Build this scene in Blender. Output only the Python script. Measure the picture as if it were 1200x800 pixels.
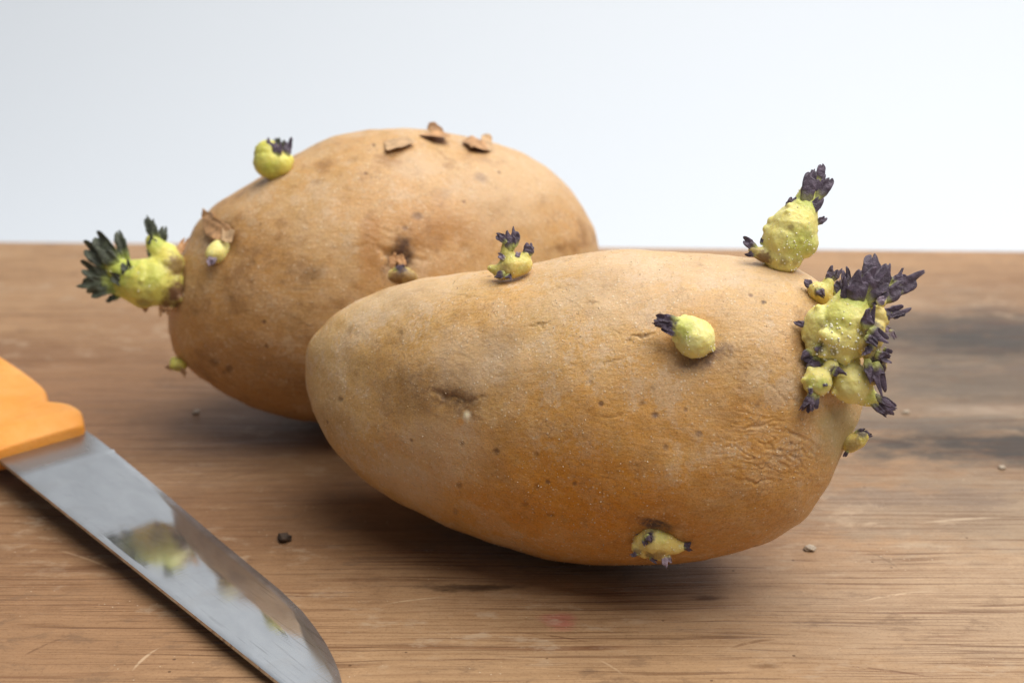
import bpy, bmesh, math, random
import numpy as np
from mathutils import Vector, Matrix
from mathutils.bvhtree import BVHTree

random.seed(7)
rng = np.random.default_rng(11)
scene = bpy.context.scene
for o in list(bpy.data.objects):
    bpy.data.objects.remove(o)
COL = scene.collection

# ------------------------------------------------------------------ camera
F = 1667.0                                   # focal length in photo pixels (50 mm on 36 mm, 1200 px)
TH = math.radians(20.4)
CAMP = np.array([0.0, 0.0, 0.172])
RT = np.array([1.0, 0, 0])
FW = np.array([0, math.cos(TH), -math.sin(TH)])
UP = np.array([0, math.sin(TH), math.cos(TH)])
cd = bpy.data.cameras.new('camera')
cd.lens = 50.0
cd.sensor_width = 36.0
cd.clip_start = 0.01
cd.clip_end = 50
cd.dof.use_dof = True
cd.dof.focus_distance = 0.316
cd.dof.aperture_fstop = 14.0
cam = bpy.data.objects.new('camera', cd)
cam.location = CAMP
cam.rotation_euler = (math.pi / 2 - TH, 0, 0)
COL.objects.link(cam)
scene.camera = cam

# ------------------------------------------------------------------ light
world = bpy.data.worlds.new('World')
scene.world = world
world.use_nodes = True
bg = world.node_tree.nodes['Background']
bg.inputs['Color'].default_value = (0.90, 0.94, 1.0, 1)
bg.inputs['Strength'].default_value = 0.15


def area(name, loc, target, size, power, color):
    l = bpy.data.lights.new(name, 'AREA')
    l.shape = 'RECTANGLE'
    l.size, l.size_y = size
    l.energy = power
    l.color = color
    ob = bpy.data.objects.new(name, l)
    ob.location = loc
    d = Vector(target) - Vector(loc)
    ob.rotation_euler = d.to_track_quat('-Z', 'Y').to_euler()
    COL.objects.link(ob)
    return ob


area('window_light', (0.40, 0.31, 1.02), (0.0, 0.36, 0.0), (1.25, 1.0), 20.0, (1.0, 0.965, 0.92))
area('backdrop_fill', (0.05, 0.58, 1.6), (0.05, 1.06, 0.30), (1.6, 0.4), 4.4, (0.92, 0.96, 1.0))  # added unseen lamp, evens the backdrop and brightens what the blade mirrors

scene.view_settings.view_transform = 'Standard'
scene.view_settings.look = 'None'
scene.view_settings.gamma = 1.0
scene.view_settings.exposure = 0.1
scene.render.engine = 'CYCLES'
scene.cycles.use_denoising = True
scene.cycles.max_bounces = 8

# ------------------------------------------------------------------ numpy helpers


def ray(px, py):
    return FW + RT * ((px - 600) / F) + UP * ((400 - py) / F)


def at(px, py, depth):
    return CAMP + ray(px, py) * depth


def ground(px, py, z=0.0):
    r = ray(px, py)
    return CAMP + r * ((z - CAMP[2]) / r[2])


def project(P):
    q = P - CAMP
    w = q @ FW
    return 600 + F * (q @ RT) / w, 400 - F * (q @ UP) / w, w


_perm = rng.permutation(256)
_perm = np.concatenate([_perm, _perm, _perm])
_grad = rng.normal(size=(256, 3))
_grad /= np.linalg.norm(_grad, axis=1)[:, None]


def noise3(P):
    """gradient noise, about -0.7..0.7"""
    I = np.floor(P).astype(int)
    f = P - I
    u = f * f * f * (f * (f * 6 - 15) + 10)
    I &= 255
    r = np.zeros(len(P))
    for dx in (0, 1):
        wx = u[:, 0] if dx else 1 - u[:, 0]
        for dy in (0, 1):
            wy = u[:, 1] if dy else 1 - u[:, 1]
            for dz in (0, 1):
                wz = u[:, 2] if dz else 1 - u[:, 2]
                h = _perm[_perm[_perm[(I[:, 0] + dx) & 255] + ((I[:, 1] + dy) & 255)] + ((I[:, 2] + dz) & 255)]
                g = _grad[h]
                r += wx * wy * wz * (g[:, 0] * (f[:, 0] - dx) + g[:, 1] * (f[:, 1] - dy) + g[:, 2] * (f[:, 2] - dz))
    return r


def fbm(P, octv=4):
    r = np.zeros(len(P))
    a = 1.0
    for i in range(octv):
        r += a * noise3(P * (2.0 ** i) + 17.3 * i)
        a *= 0.5
    return r


def smooth01(x, a, b):
    t = np.clip((x - a) / (b - a), 0, 1)
    return t * t * (3 - 2 * t)


# ------------------------------------------------------------------ node helpers


def new_mat(name):
    m = bpy.data.materials.new(name)
    m.use_nodes = True
    nt = m.node_tree
    b = nt.nodes['Principled BSDF']
    return m, nt, b


class G:
    """small wrapper to write node graphs as expressions"""

    def __init__(self, nt):
        self.nt = nt

    def n(self, typ, **kw):
        nd = self.nt.nodes.new(typ)
        for k, v in kw.items():
            setattr(nd, k, v)
        return nd

    def put(self, sock, v):
        if isinstance(v, bpy.types.NodeSocket):
            self.nt.links.new(v, sock)
        else:
            if sock.type == 'RGBA' and len(v) == 3:
                v = (*v, 1)
            sock.default_value = v

    def math(self, op, a, b=0.0, clamp=False):
        nd = self.n('ShaderNodeMath', operation=op, use_clamp=clamp)
        self.put(nd.inputs[0], a)
        self.put(nd.inputs[1], b)
        return nd.outputs[0]

    def obj(self):
        return self.n('ShaderNodeTexCoord').outputs['Object']

    def vscale(self, v, s):
        nd = self.n('ShaderNodeVectorMath', operation='MULTIPLY')
        self.put(nd.inputs[0], v)
        self.put(nd.inputs[1], s)
        return nd.outputs[0]

    def vadd(self, v, s):
        nd = self.n('ShaderNodeVectorMath', operation='ADD')
        self.put(nd.inputs[0], v)
        self.put(nd.inputs[1], s)
        return nd.outputs[0]

    def noise(self, v, scale, detail=4, rough=0.55, dist=0.0):
        nd = self.n('ShaderNodeTexNoise')
        self.put(nd.inputs['Vector'], v)
        nd.inputs['Scale'].default_value = scale
        nd.inputs['Detail'].default_value = detail
        nd.inputs['Roughness'].default_value = rough
        nd.inputs['Distortion'].default_value = dist
        return nd.outputs['Fac']

    def voro(self, v, scale, feature='F1', rnd=1.0):
        nd = self.n('ShaderNodeTexVoronoi', feature=feature)
        self.put(nd.inputs['Vector'], v)
        nd.inputs['Scale'].default_value = scale
        nd.inputs['Randomness'].default_value = rnd
        return nd

    def range(self, v, a, b, c=0.0, d=1.0):
        nd = self.n('ShaderNodeMapRange', interpolation_type='SMOOTHSTEP')
        self.put(nd.inputs[0], v)
        nd.inputs[1].default_value = a
        nd.inputs[2].default_value = b
        nd.inputs[3].default_value = c
        nd.inputs[4].default_value = d
        return nd.outputs[0]

    def mix(self, f, a, b, blend='MIX'):
        nd = self.n('ShaderNodeMix', data_type='RGBA', blend_type=blend)
        self.put(nd.inputs[0], f)
        self.put(nd.inputs[6], a)
        self.put(nd.inputs[7], b)
        return nd.outputs[2]

    def attr(self, name):
        nd = self.n('ShaderNodeVertexColor', layer_name=name)
        sp = self.n('ShaderNodeSeparateColor')
        self.nt.links.new(nd.outputs[0], sp.inputs[0])
        return sp.outputs

    def bump(self, h, strength, dist, normal=None):
        nd = self.n('ShaderNodeBump')
        self.put(nd.inputs['Height'], h)
        nd.inputs['Strength'].default_value = strength
        nd.inputs['Distance'].default_value = dist
        if normal is not None:
            self.put(nd.inputs['Normal'], normal)
        return nd.outputs[0]

    def ellipse(self, v, cx, cy, rx, ry, wob, k=1.3):
        """soft irregular spot on the board, 1 inside and 0 outside"""
        a = self.vadd(v, (-cx, -cy, 0))
        a = self.vscale(a, (1 / rx, 1 / ry, 0))
        ln = self.n('ShaderNodeVectorMath', operation='LENGTH')
        self.put(ln.inputs[0], a)
        d = self.math('ADD', ln.outputs['Value'], self.math('MULTIPLY', self.math('SUBTRACT', wob, 0.5), k))
        return self.range(d, 1.20, 0.30)


# ------------------------------------------------------------------ materials


def wood_material():
    m, nt, b = new_mat('worn_wood')
    g = G(nt)
    o = g.obj()
    # warp the grain a little so lines drift instead of running dead straight
    w1 = g.noise(g.vscale(o, (7, 16, 1)), 1, 3, 0.5)
    w = g.n('ShaderNodeCombineXYZ')
    g.put(w.inputs[1], g.math('MULTIPLY', g.math('SUBTRACT', w1, 0.5), 0.012))
    p = g.vadd(o, w.outputs[0])
    broad = g.noise(g.vscale(p, (5, 26, 1)), 1, 4, 0.55)
    streak = g.noise(g.vscale(p, (14, 150, 1)), 1, 5, 0.62)
    fine = g.noise(g.vscale(p, (36, 800, 1)), 1, 4, 0.65)
    pore = g.noise(g.vscale(p, (15, 760, 1)), 1, 1, 0.5)
    blot = g.noise(g.vscale(p, (38, 62, 1)), 1, 6, 0.72)
    wob = g.range(g.noise(g.vscale(p, (60, 140, 1)), 1, 5, 0.65), 0.28, 0.72)
    col = g.mix(g.range(broad, 0.34, 0.66), (0.265, 0.150, 0.078), (0.385, 0.240, 0.132))
    col = g.mix(g.math('MULTIPLY', g.range(streak, 0.46, 0.72), 0.18), col, (0.47, 0.295, 0.155))
    col = g.mix(g.math('MULTIPLY', g.range(streak, 0.48, 0.28), 0.20), col, (0.175, 0.085, 0.038))
    col = g.mix(g.math('MULTIPLY', g.range(blot, 0.53, 0.70), 0.45), col, (0.20, 0.105, 0.052))
    col = g.mix(g.math('MULTIPLY', g.range(blot, 0.46, 0.30), 0.30), col, (0.48, 0.325, 0.20))
    # patches of age and shade: lighter scrubbed wood at the front right, brown middle with the potatoes' shadow painted in, grey stains on the right
    spots = [
        # x, y, rx, ry, colour, amount
        (0.06, 0.258, 0.17, 0.038, (0.42, 0.275, 0.155), 0.75),
        (0.13, 0.290, 0.10, 0.045, (0.42, 0.305, 0.205), 0.85),
        (-0.02, 0.570, 0.40, 0.030, (0.52, 0.33, 0.18), 0.70),
        (-0.20, 0.520, 0.14, 0.060, (0.44, 0.275, 0.15), 0.60),
        (-0.13, 0.400, 0.11, 0.050, (0.29, 0.165, 0.09), 0.70),
        (-0.02, 0.335, 0.14, 0.038, (0.23, 0.125, 0.064), 0.65),  # front potato's soft shadow painted into the wood colour
        (-0.105, 0.275, 0.07, 0.035, (0.31, 0.175, 0.092), 0.65),
        (0.165, 0.425, 0.120, 0.110, (0.235, 0.175, 0.125), 1.0),
        (0.125, 0.335, 0.070, 0.026, (0.335, 0.255, 0.18), 0.9),
        (0.185, 0.466, 0.085, 0.030, (0.060, 0.054, 0.050), 0.95),
        (0.165, 0.425, 0.070, 0.022, (0.12, 0.10, 0.082), 0.70),
        (0.160, 0.376, 0.075, 0.014, (0.050, 0.045, 0.042), 0.95),
        (0.125, 0.392, 0.055, 0.006, (0.13, 0.115, 0.10), 0.60),
        (0.190, 0.435, 0.040, 0.006, (0.16, 0.13, 0.11), 0.60),
        (0.110, 0.345, 0.035, 0.008, (0.21, 0.155, 0.12), 0.60),
        (0.165, 0.400, 0.045, 0.006, (0.40, 0.32, 0.25), 0.50),
        (0.105, 0.505, 0.060, 0.012, (0.62, 0.45, 0.30), 0.50),
        (-0.100, 0.470, 0.050, 0.008, (0.27, 0.15, 0.08), 0.45),
        (-0.010, 0.2965, 0.011, 0.0022, (0.045, 0.022, 0.012), 0.85),
        (0.046, 0.2905, 0.006, 0.0017, (0.11, 0.05, 0.02), 0.85),
        (0.0185, 0.2685, 0.005, 0.0014, (0.15, 0.075, 0.035), 0.75),
        (0.0105, 0.2800, 0.0040, 0.0045, (0.42, 0.10, 0.10), 0.55),
        (0.0550, 0.2620, 0.004, 0.0016, (0.19, 0.10, 0.045), 0.75),
    ]
    for (x, y, rx, ry, c, amt) in spots:
        e = g.ellipse(p, x, y, rx, ry, wob, 0.35 if ry > 0.029 else (0.6 if ry > 0.009 else 1.0))
        col = g.mix(g.math('MULTIPLY', e, amt), col, c)
    # pores and knife-scored hair lines
    pl = g.math('MULTIPLY', g.range(pore, 0.44, 0.35), g.range(g.noise(g.vscale(p, (22, 70, 1)), 1, 3), 0.40, 0.58))
    col = g.mix(g.math('MULTIPLY', pl, 0.55), col, (0.13, 0.055, 0.022))
    fl = g.math('MULTIPLY', g.range(fine, 0.50, 0.66), 0.24)
    col = g.mix(fl, col, g.mix(1.0, col, (1.42, 1.42, 1.42), 'MULTIPLY'))
    col = g.mix(g.math('MULTIPLY', g.range(fine, 0.48, 0.34), 0.45), col, g.mix(1.0, col, (0.60, 0.52, 0.46), 'MULTIPLY'))
    iso = g.noise(o, 1400, 4, 0.7)
    iso2 = g.noise(g.vscale(o, (260, 420, 1)), 1, 5, 0.7)
    col = g.mix(g.math('MULTIPLY', g.range(iso, 0.50, 0.66), 0.45), col, g.mix(1.0, col, (0.62, 0.56, 0.52), 'MULTIPLY'))
    col = g.mix(g.math('MULTIPLY', g.range(iso2, 0.50, 0.70), 0.28), col, g.mix(1.0, col, (1.4, 1.42, 1.45), 'MULTIPLY'))
    col = g.mix(g.math('MULTIPLY', g.range(iso2, 0.46, 0.30), 0.28), col, g.mix(1.0, col, (0.62, 0.56, 0.52), 'MULTIPLY'))
    # crisp growth lines, broken into dashes
    sy = g.n('ShaderNodeSeparateXYZ')
    nt.links.new(o, sy.inputs[0])
    drift = g.noise(g.vscale(o, (4, 14, 1)), 1, 1, 0.5)
    for (fr, wd, amt, sx_) in ((430, 0.085, 0.85, 16), (275, 0.060, 0.80, 9), (690, 0.11, 0.62, 30), (181, 0.035, 0.75, 6)):
        ph = g.math('ADD', g.math('MULTIPLY', sy.outputs[1], fr), g.math('MULTIPLY', drift, 0.008 * fr))
        a_ = g.math('ABSOLUTE', g.math('SUBTRACT', g.math('FRACT', ph), 0.5))
        brk = g.noise(g.vscale(o, (sx_, fr * 0.9, 1)), 1, 2, 0.6)
        zone = g.noise(g.vscale(o, (12, 34, 1)), 1, 2, 0.5)
        ld = g.math('MULTIPLY', g.range(a_, wd, 0.0), g.math('MULTIPLY', g.range(brk, 0.47, 0.54), g.range(zone, 0.42, 0.62)))
        col = g.mix(g.math('MULTIPLY', ld, amt), col, (0.12, 0.05, 0.02))
    # long thin scored lines
    line = g.noise(g.vscale(p, (3.2, 330, 1)), 1, 1, 0.5)
    ln2 = g.range(g.math('ABSOLUTE', g.math('SUBTRACT', line, 0.5)), 0.016, 0.0)
    ln2 = g.math('MULTIPLY', ln2, g.range(g.noise(g.vscale(p, (14, 40, 1)), 1, 2), 0.47, 0.62))
    col = g.mix(g.math('MULTIPLY', ln2, 0.7), col, (0.16, 0.065, 0.03))
    # worn pale scuffs and blotches, then a few scratches and knife cuts
    wear = g.noise(g.vscale(o, (85, 170, 1)), 1, 6, 0.7)
    wear2 = g.noise(g.vscale(o, (11, 17, 1)), 1, 3, 0.5)
    col = g.mix(g.math('MULTIPLY', g.math('MULTIPLY', g.range(wear, 0.52, 0.66), g.range(wear2, 0.42, 0.58)), 0.5), col, (0.50, 0.39, 0.28))
    col = g.mix(g.math('MULTIPLY', g.math('MULTIPLY', g.range(wear, 0.47, 0.35), g.range(wear2, 0.56, 0.42)), 0.5), col, (0.17, 0.105, 0.065))
    for (q0, q1, wmm, cc, amt) in [((150, 787), (186, 756), 0.5, (0.62, 0.46, 0.31), 0.7), ((20, 770), (78, 744), 0.5, (0.13, 0.06, 0.03), 0.55), ((236, 566), (330, 546), 0.6, (0.16, 0.08, 0.04), 0.5),
                                   ((596, 738), (700, 752), 0.45, (0.13, 0.055, 0.025), 0.6), ((1000, 704), (1092, 690), 0.5, (0.62, 0.48, 0.34), 0.55), ((850, 758), (912, 746), 0.7, (0.15, 0.07, 0.03), 0.6),
                                   ((1070, 612), (1186, 604), 0.6, (0.60, 0.48, 0.36), 0.6), ((440, 708), (530, 697), 0.4, (0.60, 0.44, 0.28), 0.5), ((970, 776), (1110, 794), 0.5, (0.14, 0.06, 0.03), 0.6),
                                   ((60, 640), (140, 668), 0.5, (0.55, 0.38, 0.24), 0.45), ((1010, 640), (1060, 668), 0.5, (0.18, 0.12, 0.08), 0.5), ((700, 770), (735, 792), 0.4, (0.58, 0.42, 0.27), 0.5)]:
        A0, A1 = ground(*q0), ground(*q1)
        mid = (A0 + A1) / 2
        dv = (A1 - A0)[:2]
        hl = np.linalg.norm(dv) / 2
        dv = dv / (2 * hl)
        rel = g.vadd(o, (-mid[0], -mid[1], 0))
        al = g.n('ShaderNodeVectorMath', operation='DOT_PRODUCT')
        g.put(al.inputs[0], rel)
        al.inputs[1].default_value = (dv[0] / hl, dv[1] / hl, 0)
        pe = g.n('ShaderNodeVectorMath', operation='DOT_PRODUCT')
        g.put(pe.inputs[0], rel)
        pw = wmm * 0.001
        pe.inputs[1].default_value = (-dv[1] / pw, dv[0] / pw, 0)
        a2 = g.math('MULTIPLY', al.outputs['Value'], al.outputs['Value'])
        bow = g.math('ADD', pe.outputs['Value'], g.math('MULTIPLY', a2, 1.5))
        dd = g.math('ADD', g.math('MULTIPLY', bow, bow), a2)
        sc_ = g.math('MULTIPLY', g.range(dd, 1.0, 0.1), g.range(iso2, 0.36, 0.52))
        col = g.mix(g.math('MULTIPLY', sc_, amt), col, cc)
    # flour-like pale dust specks
    v = g.voro(o, 900)
    sp = g.math('MULTIPLY', g.range(v.outputs['Distance'], 0.22, 0.1), g.range(g.noise(o, 60, 3), 0.52, 0.66))
    sc = g.n('ShaderNodeSeparateColor')
    nt.links.new(v.outputs['Color'], sc.inputs[0])
    sp = g.math('MULTIPLY', sp, g.range(sc.outputs[0], 0.72, 0.8))
    col = g.mix(g.math('MULTIPLY', sp, 0.6), col, (0.72, 0.62, 0.48))
    # small dark specks
    v2 = g.voro(g.vadd(o, (3, 1, 0)), 260)
    sc2 = g.n('ShaderNodeSeparateColor')
    nt.links.new(v2.outputs['Color'], sc2.inputs[0])
    s2 = g.math('MULTIPLY', g.range(v2.outputs['Distance'], 0.13, 0.06), g.range(sc2.outputs[0], 0.90, 0.93))
    col = g.mix(g.math('MULTIPLY', s2, 0.8), col, (0.10, 0.05, 0.025))
    col = g.mix(1.0, col, (0.93, 0.885, 0.825), 'MULTIPLY')
    g.put(b.inputs['Base Color'], col)
    g.put(b.inputs['Roughness'], g.range(streak, 0.2, 0.8, 0.62, 0.46))
    b.inputs['Specular IOR Level'].default_value = 0.22
    h = g.math('ADD', g.math('MULTIPLY', fine, 0.6), g.math('MULTIPLY', streak, 0.8))
    h = g.math('SUBTRACT', h, g.math('ADD', g.math('MULTIPLY', pl, 0.5), g.math('MULTIPLY', ln2, 0.4)))
    g.put(b.inputs['Normal'], g.bump(h, 0.55, 0.0006))
    return m


def tuber_material(name, tan, warm, dusty, blotch):
    m, nt, b = new_mat(name)
    g = G(nt)
    o = g.obj()
    mk = g.attr('marks')      # r dark stains and creases, g grey dust and paler tops, b clean orange skin with warm board bounce painted in
    mk2 = g.attr('marks2')    # r purple-brown, g pale flake, b greenish
    n1 = g.noise(o, 45, 5, 0.6)
    n2 = g.noise(o, 170, 5, 0.65)
    n3 = g.noise(o, 900, 4, 0.7)
    grain = g.noise(g.vscale(o, (300, 1200, 1200)), 1, 3, 0.6)
    col = g.mix(g.range(n1, 0.32, 0.68), tan, tuple(c * k for c, k in zip(tan, (1.02, 0.90, 0.72))))
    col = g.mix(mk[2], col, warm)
    n4 = g.noise(o, 2400, 3, 0.7)
    n5 = g.noise(g.vadd(o, (2, 7, 4)), 75, 6, 0.7)
    clean = g.math('SUBTRACT', 1.0, g.math('MULTIPLY', mk[2], 0.75))

    def cm(f, k, c, bl='MIX'):
        return g.mix(g.math('MULTIPLY', g.math('MULTIPLY', f, k), clean), col, c, bl)
    col = cm(g.range(n2, 0.42, 0.70), 0.40, dusty)
    col = g.mix(g.math('MULTIPLY', g.range(n2, 0.46, 0.28), 0.45), col, tuple(c * k for c, k in zip(tan, (0.72, 0.62, 0.48))))
    col = cm(g.range(grain, 0.42, 0.64), 0.25, dusty)
    # blotches, and a thin scurfy film with crisp broken edges
    col = g.mix(g.math('MULTIPLY', g.range(n5, 0.52, 0.66), blotch), col, tuple(c * k for c, k in zip(tan, (0.58, 0.47, 0.38))))
    scurf = g.range(g.math('ADD', n5, g.math('MULTIPLY', g.math('SUBTRACT', n3, 0.5), 0.35)), 0.445, 0.405)
    col = cm(scurf, 0.55, dusty)
    col = g.mix(g.math('MULTIPLY', g.range(n4, 0.50, 0.68), 0.48), col, g.mix(1.0, col, (0.50, 0.44, 0.40), 'MULTIPLY'))
    col = g.mix(g.math('MULTIPLY', g.range(n4, 0.47, 0.32), 0.40), col, g.mix(1.0, col, (1.35, 1.38, 1.45), 'MULTIPLY'))
    wn = g.n('ShaderNodeTexNoise')
    g.put(wn.inputs['Vector'], o)
    wn.inputs['Scale'].default_value = 300
    wn.inputs['Detail'].default_value = 3
    warp = g.vscale(g.vadd(wn.outputs['Color'], (-0.5, -0.5, -0.5)), (0.004, 0.004, 0.004))
    net = g.voro(g.vadd(g.vscale(o, (0.75, 1, 1)), warp), 420, 'DISTANCE_TO_EDGE')
    crk = g.math('MULTIPLY', g.range(net.outputs['Distance'], 0.06, 0.0), g.range(n1, 0.46, 0.62))
    crk = g.math('MULTIPLY', crk, g.range(n2, 0.44, 0.56))
    col = g.mix(g.math('MULTIPLY', crk, 0.42), col, (0.22, 0.115, 0.05))
    col = g.mix(g.math('MULTIPLY', mk[1], 0.8), col, dusty)
    col = g.mix(g.math('MULTIPLY', mk2[2], 0.8), col, (0.46, 0.42, 0.22))
    # freckled dirt: fine dark and pale grains of soil left on the skin
    col = g.mix(g.math('MULTIPLY', g.range(n3, 0.60, 0.72), 0.40), col, (0.20, 0.105, 0.045))
    v = g.voro(o, 1300)
    sc = g.n('ShaderNodeSeparateColor')
    nt.links.new(v.outputs['Color'], sc.inputs[0])
    sp = g.math('MULTIPLY', g.range(v.outputs['Distance'], 0.42, 0.2), g.range(sc.outputs[0], 0.80, 0.86))
    sp = g.math('MULTIPLY', sp, g.range(n2, 0.40, 0.60))
    col = g.mix(g.math('MULTIPLY', sp, 0.55), col, (0.80, 0.68, 0.48))
    # lenticels
    v2 = g.voro(g.vadd(o, (5, 2, 1)), 150)
    sc2 = g.n('ShaderNodeSeparateColor')
    nt.links.new(v2.outputs['Color'], sc2.inputs[0])
    le = g.math('MULTIPLY', g.range(v2.outputs['Distance'], 0.13, 0.05), g.range(sc2.outputs[1], 0.50, 0.58))
    col = g.mix(g.math('MULTIPLY', le, 0.75), col, (0.17, 0.085, 0.04))
    col = g.mix(g.math('MULTIPLY', mk[0], g.range(n3, 0.30, 0.58, 0.45, 1.0)), col, (0.085, 0.040, 0.020))
    col = g.mix(g.math('MULTIPLY', mk2[0], g.range(n3, 0.32, 0.60, 0.5, 1.0)), col, (0.105, 0.065, 0.06))
    col = g.mix(mk2[1], col, (0.80, 0.66, 0.44))
    g.put(b.inputs['Base Color'], col)
    g.put(b.inputs['Roughness'], g.range(n2, 0.3, 0.7, 0.42, 0.60))
    b.inputs['Specular IOR Level'].default_value = 0.45
    b.inputs['Subsurface Weight'].default_value = 0.12
    b.inputs['Subsurface Radius'].default_value = (1.0, 0.45, 0.18)
    b.inputs['Subsurface Scale'].default_value = 0.0025
    h = g.math('ADD', g.math('ADD', g.math('MULTIPLY', n3, 0.75), g.math('MULTIPLY', grain, 0.55)), g.math('MULTIPLY', n2, 0.7))
    h = g.math('ADD', h, g.math('MULTIPLY', sp, 0.35))
    h = g.math('SUBTRACT', h, g.math('MULTIPLY', le, 0.5))
    g.put(b.inputs['Normal'], g.bump(h, 0.42, 0.0006))
    return m


def sprout_material(name, yellow, green):
    m, nt, b = new_mat(name)
    g = G(nt)
    o = g.obj()
    t = g.attr('tint')        # r green, g purple, b brown
    n1 = g.noise(o, 260, 4, 0.6)
    n2 = g.noise(o, 1500, 3, 0.6)
    col = g.mix(g.range(n1, 0.35, 0.65), yellow, tuple(c * k for c, k in zip(yellow, (1.0, 0.93, 0.72))))
    col = g.mix(t[0], col, green)
    col = g.mix(g.math('MULTIPLY', g.range(n2, 0.48, 0.72), 0.35), col, (0.82, 0.76, 0.38))
    col = g.mix(t[2], col, (0.20, 0.10, 0.045))
    col = g.mix(t[1], col, (0.055, 0.036, 0.06))
    g.put(b.inputs['Base Color'], col)
    b.inputs['Roughness'].default_value = 0.48
    b.inputs['Specular IOR Level'].default_value = 0.38
    b.inputs['Subsurface Weight'].default_value = 0.45
    b.inputs['Subsurface Radius'].default_value = (1.0, 0.85, 0.25)
    b.inputs['Subsurface Scale'].default_value = 0.0014
    g.put(b.inputs['Normal'], g.bump(g.math('ADD', n2, g.math('MULTIPLY', n1, 1.5)), 0.5, 0.0003))
    return m


def bud_material(name, purple, base):
    m, nt, b = new_mat(name)
    g = G(nt)
    o = g.obj()
    t = g.attr('tint')        # r = how far along the leaf, from its base
    n1 = g.noise(o, 500, 4, 0.65)
    fuzz = g.noise(o, 3500, 2, 0.6)
    k = g.range(g.math('ADD', t[0], g.math('MULTIPLY', g.math('SUBTRACT', n1, 0.5), 0.6)), 0.04, 0.52)
    col = g.mix(g.range(n1, 0.35, 0.7), purple, tuple(min(1, c * 2.0 + 0.006) for c in purple))
    col = g.mix(k, base, col)
    col = g.mix(g.math('MULTIPLY', g.range(fuzz, 0.55, 0.75), 0.32), col, (0.30, 0.26, 0.30))
    g.put(b.inputs['Base Color'], col)
    b.inputs['Roughness'].default_value = 0.55
    b.inputs['Sheen Weight'].default_value = 0.12
    b.inputs['Sheen Roughness'].default_value = 0.4
    g.put(b.inputs['Normal'], g.bump(g.math('ADD', n1, g.math('MULTIPLY', fuzz, 0.6)), 0.7, 0.0004))
    return m


def simple_material(name, c, rough=0.6, var=0.25, scale=400, sss=0.0):
    m, nt, b = new_mat(name)
    g = G(nt)
    n1 = g.noise(g.obj(), scale, 4, 0.6)
    col = g.mix(g.range(n1, 0.3, 0.7), tuple(x * (1 - var) for x in c), tuple(min(1, x * (1 + var)) for x in c))
    g.put(b.inputs['Base Color'], col)
    b.inputs['Roughness'].default_value = rough
    b.inputs['Subsurface Weight'].default_value = sss
    b.inputs['Subsurface Scale'].default_value = 0.002
    g.put(b.inputs['Normal'], g.bump(n1, 0.4, 0.0003))
    return m


def steel_material():
    m, nt, b = new_mat('brushed_steel')
    g = G(nt)
    o = g.obj()
    brush = g.noise(g.vscale(o, (2200, 90, 90)), 1, 3, 0.6)
    smear = g.noise(g.vscale(o, (60, 110, 1)), 1, 5, 0.65, 0.6)
    smear2 = g.noise(g.vscale(o, (28, 60, 1)), 1, 4, 0.6, 1.0)
    tt = g.attr('tint')       # r = ground bevel by the edge, g = dull heel band with the handle guard's reflection painted in
    col = g.mix(g.range(smear, 0.3, 0.7), (0.54, 0.55, 0.56), (0.63, 0.64, 0.65))
    col = g.mix(g.math('MULTIPLY', g.range(smear2, 0.60, 0.72), 0.15), col, (0.40, 0.385, 0.36))
    col = g.mix(g.math('MULTIPLY', tt[1], 0.75), col, (0.30, 0.25, 0.215))
    scr = g.noise(g.vscale(o, (55, 1500, 1)), 1, 2, 0.5)
    scr = g.math('MULTIPLY', g.range(scr, 0.42, 0.32), g.range(smear2, 0.4, 0.6))
    film = g.range(g.noise(g.vscale(o, (90, 45, 1)), 1, 6, 0.7, 0.8), 0.50, 0.68)
    col = g.mix(g.math('MULTIPLY', film, 0.20), col, (0.50, 0.47, 0.43))
    col = g.mix(g.math('MULTIPLY', scr, 0.6), col, (0.35, 0.34, 0.33))
    b.inputs['Metallic'].default_value = 0.92
    g.put(b.inputs['Base Color'], col)
    r = g.range(smear, 0.35, 0.7, 0.035, 0.09)
    r = g.math('ADD', r, g.math('MULTIPLY', film, 0.05))
    r = g.math('ADD', r, g.math('MULTIPLY', tt[0], 0.18))
    r = g.math('ADD', r, g.math('MULTIPLY', tt[1], 0.25))
    g.put(b.inputs['Roughness'], r)
    h = g.math('MULTIPLY', brush, g.math('ADD', 0.15, tt[0]))
    g.put(b.inputs['Normal'], g.bump(h, 0.16, 0.0002))
    return m


def handle_material():
    m, nt, b = new_mat('orange_plastic')
    g = G(nt)
    o = g.obj()
    n1 = g.noise(o, 90, 4, 0.6)
    n2 = g.noise(g.vscale(o, (700, 120, 300)), 1, 4, 0.65)
    n3 = g.noise(o, 2500, 2, 0.5)
    col = g.mix(g.range(n1, 0.35, 0.7), (0.80, 0.32, 0.045), (0.83, 0.375, 0.085))
    col = g.mix(g.math('MULTIPLY', g.range(n2, 0.54, 0.70), 0.45), col, (0.66, 0.23, 0.035))
    g.put(b.inputs['Base Color'], col)
    b.inputs['Roughness'].default_value = 0.52
    b.inputs['Specular IOR Level'].default_value = 0.4
    b.inputs['Subsurface Weight'].default_value = 0.2
    b.inputs['Subsurface Radius'].default_value = (1.0, 0.4, 0.1)
    b.inputs['Subsurface Scale'].default_value = 0.002
    g.put(b.inputs['Normal'], g.bump(g.math('ADD', n2, g.math('MULTIPLY', n3, 0.9)), 0.6, 0.0004))
    return m


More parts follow.
